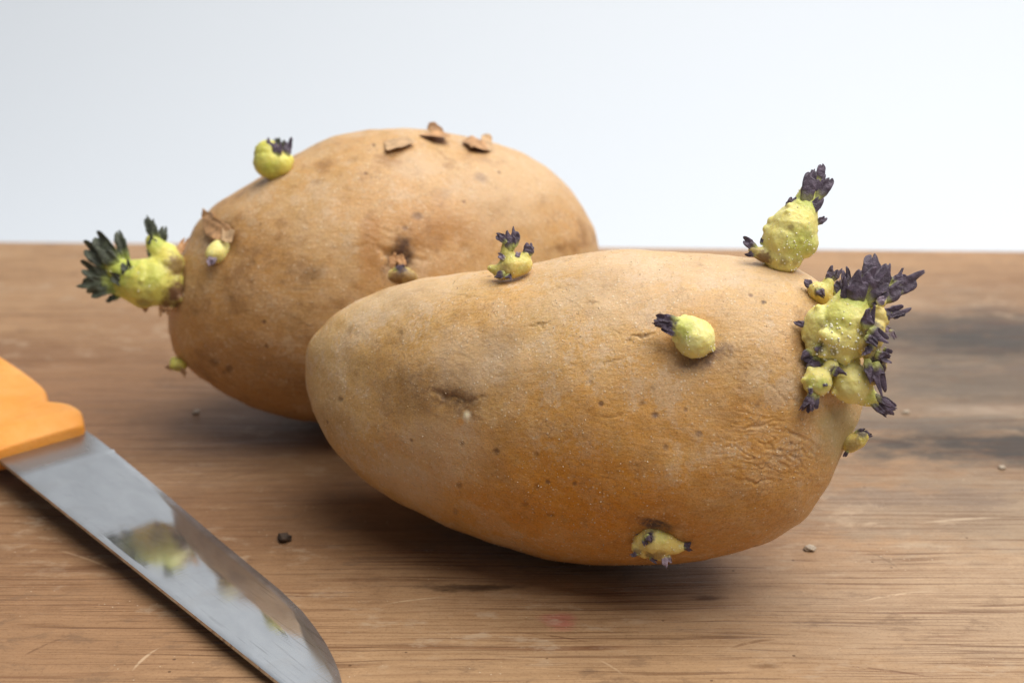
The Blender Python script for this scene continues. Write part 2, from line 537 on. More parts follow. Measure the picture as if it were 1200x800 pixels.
def backdrop_material():
    m, nt, b = new_mat('white_paper')
    g = G(nt)
    n1 = g.noise(g.obj(), 3, 3, 0.5)
    g.put(b.inputs['Base Color'], g.mix(n1, (0.585, 0.62, 0.665), (0.595, 0.63, 0.67)))
    b.inputs['Roughness'].default_value = 0.9
    b.inputs['Specular IOR Level'].default_value = 0.1
    return m


M_WOOD = wood_material()
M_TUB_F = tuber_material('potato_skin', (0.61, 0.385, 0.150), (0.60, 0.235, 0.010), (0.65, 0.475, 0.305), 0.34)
M_TUB_B = tuber_material('potato_skin_smooth', (0.55, 0.335, 0.138), (0.36, 0.140, 0.022), (0.60, 0.42, 0.255), 0.75)
M_SPR = sprout_material('sprout_yellow', (0.79, 0.725, 0.285), (0.50, 0.55, 0.10))
M_SPR_G = sprout_material('sprout_green', (0.70, 0.66, 0.16), (0.44, 0.50, 0.075))
M_SPR_O = sprout_material('sprout_ochre', (0.70, 0.57, 0.20), (0.56, 0.55, 0.13))
M_BUD = bud_material('bud_purple', (0.056, 0.038, 0.058), (0.42, 0.43, 0.11))
M_BUD_G = bud_material('bud_dark_green', (0.036, 0.042, 0.022), (0.36, 0.41, 0.07))
M_BUD_P = bud_material('bud_pale', (0.16, 0.12, 0.15), (0.50, 0.45, 0.20))
M_NOD = simple_material('nodule_pale', (0.88, 0.85, 0.66), 0.5, 0.1, 900)
M_FLAKE = simple_material('dry_skin', (0.44, 0.24, 0.11), 0.75, 0.40, 300)
M_FLAKE_T = simple_material('dry_skin_tan', (0.50, 0.32, 0.17), 0.75, 0.25, 300)
M_DUST = simple_material('dust', (0.66, 0.54, 0.37), 0.35, 0.2, 500)
M_SOIL = simple_material('soil', (0.060, 0.036, 0.022), 0.8, 0.6, 900)
M_CHIP = simple_material('pale_chip', (0.40, 0.32, 0.235), 0.5, 0.25, 600)
M_STEEL = steel_material()
M_HANDLE = handle_material()
M_PAPER = backdrop_material()

# ------------------------------------------------------------------ object helpers


def link(ob, parent=None):
    COL.objects.link(ob)
    if parent is not None:
        ob.parent = parent
        ob.matrix_parent_inverse = Matrix.Identity(4)
    return ob


def empty(name, loc, label, cat):
    o = bpy.data.objects.new(name, None)
    o.location = loc
    o.empty_display_size = 0.01
    o['label'] = label
    o['category'] = cat
    return link(o)


def mesh_np(name, V, faces, mat, parent=None, origin=(0, 0, 0), smooth=True):
    """V in world space; object gets its origin at `origin` (in world), parented objects inherit the root's place"""
    me = bpy.data.meshes.new(name)
    V = np.asarray(V, float) - np.asarray(origin, float)
    Fc = np.asarray(faces, np.int32)
    k = Fc.shape[1]
    me.vertices.add(len(V))
    me.vertices.foreach_set('co', V.ravel())
    me.loops.add(Fc.size)
    me.loops.foreach_set('vertex_index', Fc.ravel())
    me.polygons.add(len(Fc))
    me.polygons.foreach_set('loop_start', np.arange(0, Fc.size, k, dtype=np.int32))
    me.polygons.foreach_set('loop_total', np.full(len(Fc), k, np.int32))
    me.polygons.foreach_set('use_smooth', np.full(len(Fc), smooth))
    me.update()
    me.validate()
    me.materials.append(mat)
    return link(bpy.data.objects.new(name, me), parent)


def set_color(me, name, rgb):
    a = me.color_attributes.new(name, 'FLOAT_COLOR', 'POINT')
    c = np.ones((len(me.vertices), 4), np.float32)
    c[:, :3] = rgb
    a.data.foreach_set('color', c.ravel())


def get_co(me):
    v = np.empty(len(me.vertices) * 3, np.float32)
    me.vertices.foreach_get('co', v)
    return v.reshape(-1, 3).astype(float)


def get_no(me):
    v = np.empty(len(me.vertices) * 3, np.float32)
    me.vertices.foreach_get('normal', v)
    return v.reshape(-1, 3).astype(float)


def cube_sphere(N):
    lin = np.tan(np.linspace(-math.pi / 4, math.pi / 4, N + 1))
    a, b = np.meshgrid(lin, lin, indexing='ij')
    one = np.ones_like(a)
    sides = [(one, a, b), (-one, b, a), (b, one, a), (a, -one, b), (a, b, one), (b, a, -one)]
    P = []
    Q = []
    idx = np.arange((N + 1) ** 2).reshape(N + 1, N + 1)
    q = np.stack([idx[:-1, :-1], idx[1:, :-1], idx[1:, 1:], idx[:-1, 1:]], -1).reshape(-1, 4)
    for i, s in enumerate(sides):
        p = np.stack([c.ravel() for c in s], 1)
        p /= np.linalg.norm(p, axis=1)[:, None]
        P.append(p)
        Q.append(q + i * (N + 1) ** 2)
    P = np.concatenate(P)
    Q = np.concatenate(Q)
    key = np.round(P * 1e6).astype(np.int64) + 2000000
    key = (key[:, 0] * 4000003 + key[:, 1]) * 4000003 % (2 ** 61) + key[:, 2] * 7
    _, first, inv = np.unique(key, return_index=True, return_inverse=True)
    P = P[first]
    Q = inv[Q]
    # make every face point outward
    A = P[Q]
    nrm = np.cross(A[:, 1] - A[:, 0], A[:, 2] - A[:, 0])
    flip = (nrm * A[:, 0]).sum(1) < 0
    Q[flip] = Q[flip][:, ::-1]
    return P, Q


def blur_ring(R, sig):
    n = len(R)
    d = np.arange(n)
    d = np.minimum(d, n - d) * 360 / n
    k = np.exp(-.5 * (d / sig) ** 2)
    k /= k.sum()
    return np.real(np.fft.ifft(np.fft.fft(R) * np.fft.fft(k)))


def seg_dist(px, py, pts):
    """distance in pixels to a polyline, and a fade that is 1 in its middle and 0 at both ends"""
    best = np.full(len(px), 1e9)
    along = np.zeros(len(px))
    lens = [math.hypot(b[0] - a[0], b[1] - a[1]) for a, b in zip(pts[:-1], pts[1:])]
    tot = sum(lens)
    acc = 0.0
    for (x0, y0), (x1, y1), ln in zip(pts[:-1], pts[1:], lens):
        dx, dy = x1 - x0, y1 - y0
        t = np.clip(((px - x0) * dx + (py - y0) * dy) / (dx * dx + dy * dy + 1e-9), 0, 1)
        d = np.hypot(px - x0 - t * dx, py - y0 - t * dy)
        along = np.where(d < best, (acc + t * ln) / tot, along)
        best = np.minimum(best, d)
        acc += ln
    return best, np.clip(np.sin(math.pi * along), 0, 1) ** 0.7


class Tuber:
    """one potato body: profile R round the axis that faces the viewer, half depth D, leaning by k"""

    def __init__(self, root, N, C, c0, R, D, k, mat, strokes, spots, wrinkles, seed):
        self.C = np.array(C)
        v = ray(*c0)
        v /= np.linalg.norm(v)
        e1 = RT - v * (v @ RT)
        e1 /= np.linalg.norm(e1)
        e2 = np.cross(e1, v)
        if e2 @ UP < 0:
            e2 = -e2
        R = np.array(R)
        n = len(R)
        R0 = blur_ring(R, 22)
        dirs, Q = cube_sphere(N)
        a, b, c = dirs.T
        s = np.hypot(a, b)
        ph = np.mod(np.arctan2(b, a), 2 * math.pi) * n / (2 * math.pi)
        i = np.floor(ph).astype(int) % n
        f = ph - np.floor(ph)

        def cubic(T):
            p0, p1, p2, p3 = T[(i - 1) % n], T[i], T[(i + 1) % n], T[(i + 2) % n]
            return p1 + .5 * f * (p2 - p0 + f * (2 * p0 - 5 * p1 + 4 * p2 - p3 + f * (3 * (p1 - p2) + p3 - p0)))
        r = cubic(R0) * (1 - s ** 2) + cubic(R) * s ** 2
        x = r * a
        y = r * b
        V = self.C + np.outer(x, e1) + np.outer(y, e2) + np.outer(c * D + k * x, v)
        V0 = V.copy()
        # normals of the plain body
        nr = np.zeros_like(V)
        A = V[Q]
        fn = np.cross(A[:, 2] - A[:, 0], A[:, 3] - A[:, 1])
        for j in range(4):
            for ax in range(3):
                nr[:, ax] += np.bincount(Q[:, j], fn[:, ax], len(V))
        nr /= np.linalg.norm(nr, axis=1)[:, None]
        if ((V - self.C) * nr).sum(1).mean() < 0:
            nr = -nr
            Q = Q[:, ::-1]
        px, py, w = project(V)
        facing = smooth01(-(nr @ v), -0.05, 0.15)
        mm = w / F                                # metres per photo pixel
        S = V * 1.0 + seed
        disp = 0.0011 * fbm(S * 38, 3) + 0.00016 * fbm(S * 150, 3)
        marks = np.zeros((len(V), 3))
        marks2 = np.zeros((len(V), 3))
        jit = fbm(S * 420, 3)
        jx = fbm(S * 160 + 9, 2)
        for st in strokes:
            pts, wd, dep, amt = st[:4]
            ch = st[4] if len(st) > 4 else 'dark'
            d, fade = seg_dist(px + 7 * jx, py + 7 * jit, pts)
            d = d + 0.9 * wd * jit
            kf = np.exp(-(np.maximum(d, 0) / (wd * (0.45 + 0.55 * fade))) ** 2) * facing * fade * np.clip(0.75 + 1.2 * jx, 0.1, 1.2)
            disp -= 0.55 * dep * mm * kf
            ring = np.exp(-((d - 2.0 * wd) / (1.1 * wd)) ** 2) * facing * fade
            disp += 0.10 * dep * mm * ring
            kk = np.clip(kf * amt * (0.72 + 1.0 * jit), 0, 1)
            if ch == 'dark':
                marks[:, 0] = np.maximum(marks[:, 0], kk)
            elif ch == 'purple':
                marks2[:, 0] = np.maximum(marks2[:, 0], kk)
            elif ch == 'pale':
                marks2[:, 1] = np.maximum(marks2[:, 1], kk)
        for (x0, y0, rx, ry, rot, ch, amt, dep) in spots:
            cr, sr = math.cos(math.radians(rot)), math.sin(math.radians(rot))
            dx, dy = px - x0, py - y0
            u = (dx * cr + dy * sr) / rx
            t = (-dx * sr + dy * cr) / ry
            d = np.hypot(u, t) + 0.35 * jx + 0.35 * jit
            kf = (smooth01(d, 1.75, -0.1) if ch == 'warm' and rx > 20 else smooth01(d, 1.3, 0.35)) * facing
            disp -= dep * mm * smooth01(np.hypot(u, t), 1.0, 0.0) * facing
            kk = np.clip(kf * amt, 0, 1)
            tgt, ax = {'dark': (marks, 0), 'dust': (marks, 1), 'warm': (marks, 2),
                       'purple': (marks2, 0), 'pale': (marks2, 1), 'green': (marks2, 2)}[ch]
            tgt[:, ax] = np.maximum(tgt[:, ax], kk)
        for (x0, y0, rx, ry, rot, scale, amp) in wrinkles:
            cr, sr = math.cos(math.radians(rot)), math.sin(math.radians(rot))
            dx, dy = px - x0, py - y0
            u = dx * cr + dy * sr
            t = -dx * sr + dy * cr
            msk = smooth01(np.hypot(u / rx, t / ry) + 0.5 * jx, 1.0, 0.2) * facing
            q = np.stack([u / (scale * 2.8), t / scale + 0.9 * fbm(S * 90, 2), np.full_like(u, seed)], 1)
            nz = noise3(q + 0.5 * np.stack([jx, jx, jx], 1)) + 0.35 * noise3(q * 2.3 + 5)
            ridge = np.exp(-(nz / 0.085) ** 2)
            disp -= 0.5 * amp * mm * msk * (ridge - 0.3 * np.cos(nz * 9))
            marks[:, 0] = np.maximum(marks[:, 0], 0.16 * msk * ridge * smooth01(amp, 0.5, 4))
        # fine leathery creasing all over
        nz = noise3(np.stack([V[:, 0] * 60, V[:, 1] * 150, V[:, 2] * 150], 1) + seed + 1.2 * np.stack([jx, jx, jx], 1))
        disp -= 0.00005 * np.exp(-(nz / 0.05) ** 2) * smooth01(fbm(S * 30 + 4, 2), -0.05, 0.3)
        V = V + nr * disp[:, None]
        V[:, 2] = np.where(V[:, 2] < 0.0012, 0.0004 + 0.0008 * np.exp((V[:, 2] - 0.0012) / 0.0008), V[:, 2])
        self.obj = mesh_np('tuber', V, Q, mat, root, root.location)
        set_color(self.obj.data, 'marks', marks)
        set_color(self.obj.data, 'marks2', marks2)
        self.V, self.N = V, nr
        step = 1
        self.bvh = BVHTree.FromPolygons([tuple(p) for p in V0[::step]], Q.tolist()) if N < 120 else None
        if self.bvh is None:
            d2, q2 = cube_sphere(60)
            a, b, c = d2.T
            s = np.hypot(a, b)
            ph = np.mod(np.arctan2(b, a), 2 * math.pi) * n / (2 * math.pi)
            i = np.floor(ph).astype(int) % n
            f = ph - np.floor(ph)
            r = cubic(R0) * (1 - s ** 2) + cubic(R) * s ** 2
            L = self.C + np.outer(r * a, e1) + np.outer(r * b, e2) + np.outer(c * D + k * r * a, v)
            self.bvh = BVHTree.FromPolygons([tuple(p) for p in L], q2.tolist())
        self.root = root
        self.v = v

    def depth(self, px, py):
        r = ray(px, py)
        hit = self.bvh.ray_cast(Vector(CAMP), Vector(r))
        if hit[0] is None:
            near = min(self.V[::37], key=lambda p: 0)  # not reached in practice
            return (self.C - CAMP) @ FW
        return (np.array(hit[0]) - CAMP) @ FW


# ------------------------------------------------------------------ sprouts


class Sprout:
    """a sprout on a tuber; coordinates are photo pixels round an anchor: (x, y, z towards the viewer)"""

    def __init__(self, tub, anchor, dz=0.0):
        self.t = tub
        self.root = tub.root
        self.d = tub.depth(*anchor) - dz * 0.0002
        self.px = self.d / F
        self.name_obj = None

    def P(self, x, y, z=0.0):
        return at(x, y, self.d - z * self.px)

    def body(self, chains, mat, tints=(), bumps=0.20, label=None, lumps=0.022, voxel=1.15, seed=0.0, nubs=0):
        bm = bmesh.new()
        chains = list(chains)
        big = [c for ch in chains for c in ch if c[3] >= 15]
        for _ in range(nubs):
            c = big[int(rng.integers(len(big)))]
            d = rng.normal(size=3)
            d[2] = abs(d[2]) * 0.6
            d /= np.linalg.norm(d)
            k = rng.uniform(0.13, 0.26)
            chains.append([(c[0] + d[0] * c[3] * 0.93, c[1] + d[1] * c[3] * 0.93, c[2] + d[2] * c[3] * 0.93, max(2.6, c[3] * k))])
        for ch in chains:
            pts = [np.array(self.P(*c[:3])) for c in ch]
            rad = [c[3] * self.px for c in ch]
            for j in range(len(pts)):
                nsub = 1
                if j + 1 < len(pts):
                    ln = np.linalg.norm(pts[j + 1] - pts[j])
                    nsub = max(1, int(ln / (0.35 * min(rad[j], rad[j + 1]))))
                for q in range(nsub):
                    f = q / nsub
                    p = pts[j] if j + 1 >= len(pts) else pts[j] * (1 - f) + pts[j + 1] * f
                    r = rad[j] if j + 1 >= len(pts) else rad[j] * (1 - f) + rad[j + 1] * f
                    bmesh.ops.create_icosphere(bm, subdivisions=2, radius=r, matrix=Matrix.Translation(Vector(p - np.array(self.root.location))))
        me = bpy.data.meshes.new('sprout')
        bm.to_mesh(me)
        bm.free()
        tmp = bpy.data.objects.new('sprout', me)
        COL.objects.link(tmp)
        md = tmp.modifiers.new('r', 'REMESH')
        md.mode = 'VOXEL'
        md.voxel_size = voxel * self.px
        sm = tmp.modifiers.new('s', 'SMOOTH')
        sm.iterations = 14
        sm.factor = 0.6
        dg = bpy.context.evaluated_depsgraph_get()
        dg.update()
        out = bpy.data.meshes.new_from_object(tmp.evaluated_get(dg))
        bpy.data.objects.remove(tmp)
        V = get_co(out)
        Nn = get_no(out)
        W = V + np.array(self.root.location)
        sc = 1 / (self.px * 9)
        dsp = self.px * (9 * lumps * 2.2 * fbm(W * sc + seed, 2) + bumps * 1.6 * fbm(W / (self.px * 3.2) + seed, 2))
        V = V + Nn * dsp[:, None]
        out.vertices.foreach_set('co', V.astype(np.float32).ravel())
        out.polygons.foreach_set('use_smooth', np.ones(len(out.polygons), bool))
        out.update()
        tint = np.zeros((len(V), 3))
        jit = fbm(W / (self.px * 4) + seed + 3, 2)
        for (x, y, z, r, ch, amt) in tints:
            q = np.array(self.P(x, y, z))
            d = np.linalg.norm(W - q, axis=1) / (r * self.px) + 0.5 * jit
            ax = {'green': 0, 'purple': 1, 'brown': 2}[ch]
            tint[:, ax] = np.maximum(tint[:, ax], amt * smooth01(d, 1.25, 0.45))
        out.name = 'sprout'
        out.materials.clear()
        out.materials.append(mat)
        set_color(out, 'tint', tint)
        ob = bpy.data.objects.new('sprout', out)
        if label:
            ob['label'] = label
        link(ob, self.root)
        self.name_obj = ob
        self.W = V + np.array(self.root.location)
        self.Nn = Nn
        return ob

    def nodules(self, n, r=1.1, mask=None):
        """pale pin-head bumps over the sprout"""
        fac = (self.Nn @ self.t.v) < 0.25
        idx = np.nonzero(fac)[0]
        if mask is not None:
            c = np.array(self.P(*mask[:3]))
            idx = idx[np.linalg.norm(self.W[idx] - c, axis=1) < mask[3] * self.px]
        if len(idx) == 0:
            return
        pick = rng.choice(idx, min(n, len(idx)), replace=False)
        bm = bmesh.new()
        for i in pick:
            p = self.W[i] - np.array(self.root.location)
            rr = r * self.px * rng.uniform(0.6, 1.25)
            bmesh.ops.create_icosphere(bm, subdivisions=1, radius=rr, matrix=Matrix.Translation(Vector(p + self.Nn[i] * rr * 0.4)))
        me = bpy.data.meshes.new('nodules')
        bm.to_mesh(me)
        bm.free()
        for p in me.polygons:
            p.use_smooth = True
        me.materials.append(M_NOD)
        ob = bpy.data.objects.new('nodules', me)
        ob['kind'] = 'stuff'
        link(ob, self.name_obj)

    def leaf(self, p0, p1, width, mat=None, bend=(0, 0, 0), thick=0.55, cup=0.45, face=(0, 0, 1), tip=0.18, name='bud_leaf', parent=None, frill=0.5, blunt=0.72):
        """one small scale leaf, a closed solid with a ridged cupped section"""
        mat = mat or M_BUD
        A, B = np.array(self.P(*p0)), np.array(self.P(*p1))
        B = A + (B - A) * 0.86
        L = np.linalg.norm(B - A)
        ax = (B - A) / L
        bd = (RT * bend[0] - UP * bend[1] - FW * bend[2]) * self.px
        fdir = RT * face[0] - UP * face[1] - FW * face[2]
        fdir = fdir - ax * (fdir @ ax)
        if np.linalg.norm(fdir) < 1e-6:
            fdir = UP - ax * (UP @ ax)
        fdir /= np.linalg.norm(fdir)
        side = np.cross(ax, fdir)
        nr_, ns_ = 22, 20
        wid = width * self.px * 0.5
        sd = rng.uniform(0, 50)
        blunt = min(0.88, blunt * rng.uniform(0.9, 1.2))
        tip = min(0.75, (tip + 0.18) * rng.uniform(0.5, 1.9))
        jagged = frill * rng.uniform(0.9, 1.9)
        V = []
        T = []
        for i in range(nr_):
            t = i / (nr_ - 1)
            c = A + (B - A) * t + bd * (4 * t * (1 - t)) * 0.5 + bd * t * t * 0.5
            if t < blunt:
                u = t / blunt
                wf = 0.66 + 0.34 * math.sin(u * math.pi * 0.62)
            else:
                u = (t - blunt) / (1 - blunt)
                wf0 = 0.66 + 0.34 * math.sin(math.pi * 0.62)
                wf = wf0 * (tip + (1 - tip) * math.sqrt(max(0.0, 1 - u ** 2)))
                if i == nr_ - 1:
                    wf *= 0.55
            w = wid * wf
            th = wid * thick * (1.15 - 0.45 * t) * (0.55 + 0.45 * wf)
            for j in range(ns_):
                al = 2 * math.pi * j / ns_
                x = w * math.cos(al)
                y = th * math.sin(al) + cup * wid * ((x / wid) ** 2 - 0.3) * (0.3 + 0.7 * t)
                # ribs along the leaf
                y += 0.07 * wid * math.cos(al * 5 + sd)
                jag = max(0.0, (t - 0.6) / 0.4) ** 1.4 * wid * (0.8 * math.cos(2 * al + sd) + 0.75 * math.cos(3 * al + 2 * sd) + 0.35 * math.cos(5 * al + 3 * sd))
                V.append(c + side * x + fdir * y + ax * jag * jagged)
                T.append(t)
        V = np.array(V)
        q = V / (self.px * 5.0) + sd
        amp = frill * self.px * 3.3
        off = np.stack([fbm(q, 2), fbm(q + 31, 2), fbm(q + 67, 2)], 1) * amp
        V = V + off * (0.35 + 0.9 * np.array(T)[:, None])
        faces = []
        for i in range(nr_ - 1):
            for j in range(ns_):
                a = i * ns_ + j
                b = i * ns_ + (j + 1) % ns_
                faces.append((a, b, b + ns_, a + ns_))
        nb = len(V)
        V = np.concatenate([V, [V[:ns_].mean(0), V[-ns_:].mean(0) + ax * self.px * 0.6]])
        T += [0.0, 1.0]
        for j in range(ns_):
            k = (j + 1) % ns_
            faces.append((nb, k, j, j))
            faces.append((nb + 1, (nr_ - 1) * ns_ + j, (nr_ - 1) * ns_ + k, (nr_ - 1) * ns_ + k))
        me = bpy.data.meshes.new(name)
        o = np.array(self.root.location)
        me.from_pydata([tuple(p - o) for p in V], [], [tuple(dict.fromkeys(f)) for f in faces])
        me.polygons.foreach_set('use_smooth', np.ones(len(me.polygons), bool))
        me.update()
        me.materials.append(mat)
        set_color(me, 'tint', np.stack([np.array(T), rng.uniform(0, 1) * np.ones(len(T)), np.zeros(len(T))], 1))
        ob = bpy.data.objects.new(name, me)
        sb = ob.modifiers.new('smooth', 'SUBSURF')
        sb.levels = sb.render_levels = 1
        link(ob, parent or self.name_obj or self.root)
        return ob

    def bundle(self, p0, p1, n, width, spread, mat=None, frill=0.5, wl=0.62, phase=0.0, lens=(0.8, 1.05), base=0.35):
        """n scale leaves folded round one axis, tips spread"""
        a, b = np.array(p0, float), np.array(p1, float)
        ax = (b - a) / np.linalg.norm(b - a)
        u = np.cross(ax, [0, 0, 1.0])
        if np.linalg.norm(u) < 0.1:
            u = np.cross(ax, [0, 1.0, 0])
        u /= np.linalg.norm(u)
        v = np.cross(ax, u)
        L = np.linalg.norm(b - a)
        for i in range(n):
            al = phase + 2 * math.pi * i / n + rng.uniform(-0.25, 0.25)
            rd = u * math.cos(al) + v * math.sin(al)
            s = rng.uniform(*lens)
            q0 = a + rd * width * 0.5 * base + ax * rng.uniform(-0.04, 0.06) * L
            q1 = a + ax * L * s + rd * (width * 0.5 * base + spread * rng.uniform(0.75, 1.25))
            bend = rd * spread * -0.25
            self.leaf(tuple(q0), tuple(q1), width * wl * rng.uniform(0.85, 1.15), mat, tuple(bend), cup=0.55,
                      face=tuple(-rd), frill=frill)


def flake(tub, name, pts, mat, lift, thick=0.6, dz=2.0):
    """a curl of dry skin: a bent sheet with real thickness; pts = outline in photo pixels, lift = pixels each corner stands up"""
    cx = sum(p[0] for p in pts) / len(pts)
    cy = sum(p[1] for p in pts) / len(pts)
    d = None
    for q in [(cx, cy)] + pts + [(cx, cy + 14), (cx + 8, cy + 22)]:
        hit = tub.bvh.ray_cast(Vector(CAMP), Vector(ray(*q)))
        if hit[0] is not None:
            d = (np.array(hit[0]) - CAMP) @ FW
            break
    s = d / F
    bm = bmesh.new()
    n = len(pts)
    def stand(x, y, l):
        hit = tub.bvh.ray_cast(Vector(CAMP), Vector(ray(x, y)))
        if hit[0] is None:
            return at(x, y, d - dz * s)
        nn = np.array(hit[1])
        if nn @ (np.array(hit[0]) - tub.C) < 0:
            nn = -nn
        return np.array(hit[0]) + nn * (l + 1.5) * s - tub.v * 1.5 * s
    top = []
    for (x, y), l in zip(pts, lift):
        top.append(bm.verts.new(stand(x, y, l) - np.array(tub.root.location)))
    c = bm.verts.new(stand(cx, cy, 0.6 * sum(lift) / n) - np.array(tub.root.location))
    for i in range(n):
        bm.faces.new((top[i], top[(i + 1) % n], c))
    bmesh.ops.subdivide_edges(bm, edges=bm.edges[:], cuts=2, use_grid_fill=True)
    for v in bm.verts:
        w = np.array(v.co) + np.array(tub.root.location)
        o = fbm(np.array([w / (s * 8), w / (s * 8) + 40, w / (s * 8) + 80]), 2)
        v.co += Vector(o * s * 4.2)
    me = bpy.data.meshes.new(name)
    bm.to_mesh(me)
    bm.free()
    me.polygons.foreach_set('use_smooth', np.ones(len(me.polygons), bool))
    me.materials.append(mat)
    ob = bpy.data.objects.new(name, me)
    so = ob.modifiers.new('solid', 'SOLIDIFY')
    so.thickness = thick * s
    so.offset = 0
    sb = ob.modifiers.new('smooth', 'SUBSURF')
    sb.levels = sb.render_levels = 1
    link(ob, tub.root)
    return ob


def dust(tub, n, r, region):
    """grains of dry soil clinging to the skin (one uncountable mass)"""
    px, py, w = project(tub.V)
    fac = (tub.N @ tub.v) < 0.1
    dens = np.clip(fbm(tub.V * 60 + 3, 3) + 0.45, 0.03, 1) * fac
    for (x, y, rx, ry, k) in region:
        dens *= 1 + k * np.exp(-((px - x) / rx) ** 2 - ((py - y) / ry) ** 2)
    idx = rng.choice(len(dens), n, replace=False, p=dens / dens.sum())
    octa = np.array([[1, 0, 0], [-1, 0, 0], [0, 1, 0], [0, -1, 0], [0, 0, 1], [0, 0, -1]], float)
    of = np.array([[0, 2, 4], [2, 1, 4], [1, 3, 4], [3, 0, 4], [2, 0, 5], [1, 2, 5], [3, 1, 5], [0, 3, 5]])
    rad = r * (0.45 + 0.9 * rng.random(n) ** 3)
    rot = rng.normal(scale=0.35, size=(n, 6, 3))
    V = (tub.V[idx] + tub.N[idx] * rad[:, None] * 0.3)[:, None, :] + (octa[None] + rot) * rad[:, None, None]
    Fc = of[None] + (np.arange(n) * 6)[:, None, None]
    ob = mesh_np('dust_grains', V.reshape(-1, 3), Fc.reshape(-1, 3), M_DUST, tub.root, tub.root.location, smooth=False)
    ob['kind'] = 'stuff'


# ------------------------------------------------------------------ setting: white sweep and board


def build_backdrop():
    prof = [(-0.6, -0.022), (0.70, -0.022)]
    for i in range(1, 21):
        a = math.pi / 2 * i / 20
        prof.append((0.70 + 0.40 * math.sin(a), -0.022 + 0.40 * (1 - math.cos(a))))
    prof.append((1.10, 2.2))
    xs = np.linspace(-2.4, 2.4, 9)
    V = []
    for x in xs:
        for (y, z) in prof:
            V.append((x, y, z))
    n = len(prof)
    Fc = []
    for i in range(len(xs) - 1):
        for j in range(n - 1):
            a = i * n + j
            Fc.append((a, a + n, a + n + 1, a + 1))
    ob = mesh_np('backdrop', V, Fc, M_PAPER)
    ob['kind'] = 'structure'
    ob['label'] = 'plain white sweep behind and under the board'


def build_board():
    root_l = ground(0, 282)
    root_r = ground(1200, 293)
    ang = math.atan2(root_r[1] - root_l[1], root_r[0] - root_l[0])
    bm = bmesh.new()
    bmesh.ops.create_cube(bm, size=1.0)
    LX, LY, LZ = 1.10, 0.50, 0.020
    ymid = (root_l[1] + root_r[1]) / 2
    for v in bm.verts:
        v.co = Vector((v.co.x * LX, v.co.y * LY - LY / 2, v.co.z * LZ - LZ / 2))
    bmesh.ops.bevel(bm, geom=[e for e in bm.edges], offset=0.0025, segments=4, profile=0.5, affect='EDGES')
    R = Matrix.Rotation(ang, 4, 'Z')
    T = Matrix.Translation(Vector((0, ymid, 0)))
    bm.transform(T @ R)
    me = bpy.data.meshes.new('wooden_board')
    bm.to_mesh(me)
    bm.free()
    me.materials.append(M_WOOD)
    ob = bpy.data.objects.new('wooden_board', me)
    ob['label'] = 'worn brown wooden board with grey stains, lying under the potatoes and knife'
    ob['category'] = 'board'
    link(ob)


build_backdrop()
build_board()

# ------------------------------------------------------------------ front potato
CF = [0.01852, 0.31574, 0.03702]
RF = [0.0614, 0.06195, 0.06261, 0.06302, 0.06348, 0.06374, 0.06384, 0.06367, 0.06329, 0.06286, 0.06196, 0.06103, 0.05988, 0.05848, 0.05705, 0.05542, 0.05382, 0.05211, 0.0506, 0.04908, 0.04767, 0.04649, 0.04523, 0.04416, 0.0432, 0.04233, 0.04154, 0.04087, 0.04029, 0.0398, 0.03938, 0.03899, 0.03869, 0.03843, 0.03816, 0.03791, 0.03775, 0.03764, 0.03756, 0.03755, 0.0376, 0.03766, 0.03779, 0.038, 0.03828, 0.0387, 0.03925, 0.0399, 0.04062, 0.04144, 0.04236, 0.04345, 0.0447, 0.0462, 0.04768, 0.04935, 0.0513, 0.05332, 0.05546, 0.058, 0.06025, 0.06233, 0.0647, 0.06685, 0.06909, 0.07075, 0.07234, 0.0733, 0.07333, 0.07285, 0.07226, 0.07147, 0.07053, 0.06922, 0.06794, 0.0666, 0.06468, 0.06257, 0.0608, 0.05904, 0.05714, 0.05521, 0.05356, 0.05194, 0.0502, 0.04854, 0.04709, 0.04579, 0.04462, 0.04352, 0.04249, 0.04161, 0.04082, 0.04014, 0.03952, 0.03893, 0.03844, 0.03805, 0.03773, 0.03748, 0.0373, 0.03715, 0.03695, 0.03674, 0.03662, 0.03656, 0.03651, 0.03652, 0.03661, 0.03673, 0.03686, 0.03704, 0.03729, 0.03762, 0.03791, 0.03821, 0.03859, 0.03906, 0.03958, 0.04012, 0.04077, 0.04144, 0.04227, 0.04314, 0.04407, 0.04511, 0.04633, 0.04758, 0.04884, 0.05028, 0.05142, 0.05239, 0.05339, 0.05456, 0.05521, 0.05564, 0.05613, 0.05677, 0.05721, 0.05761, 0.05815, 0.05886, 0.05966, 0.06071]
CB = [-0.04039, 0.401, 0.04307]
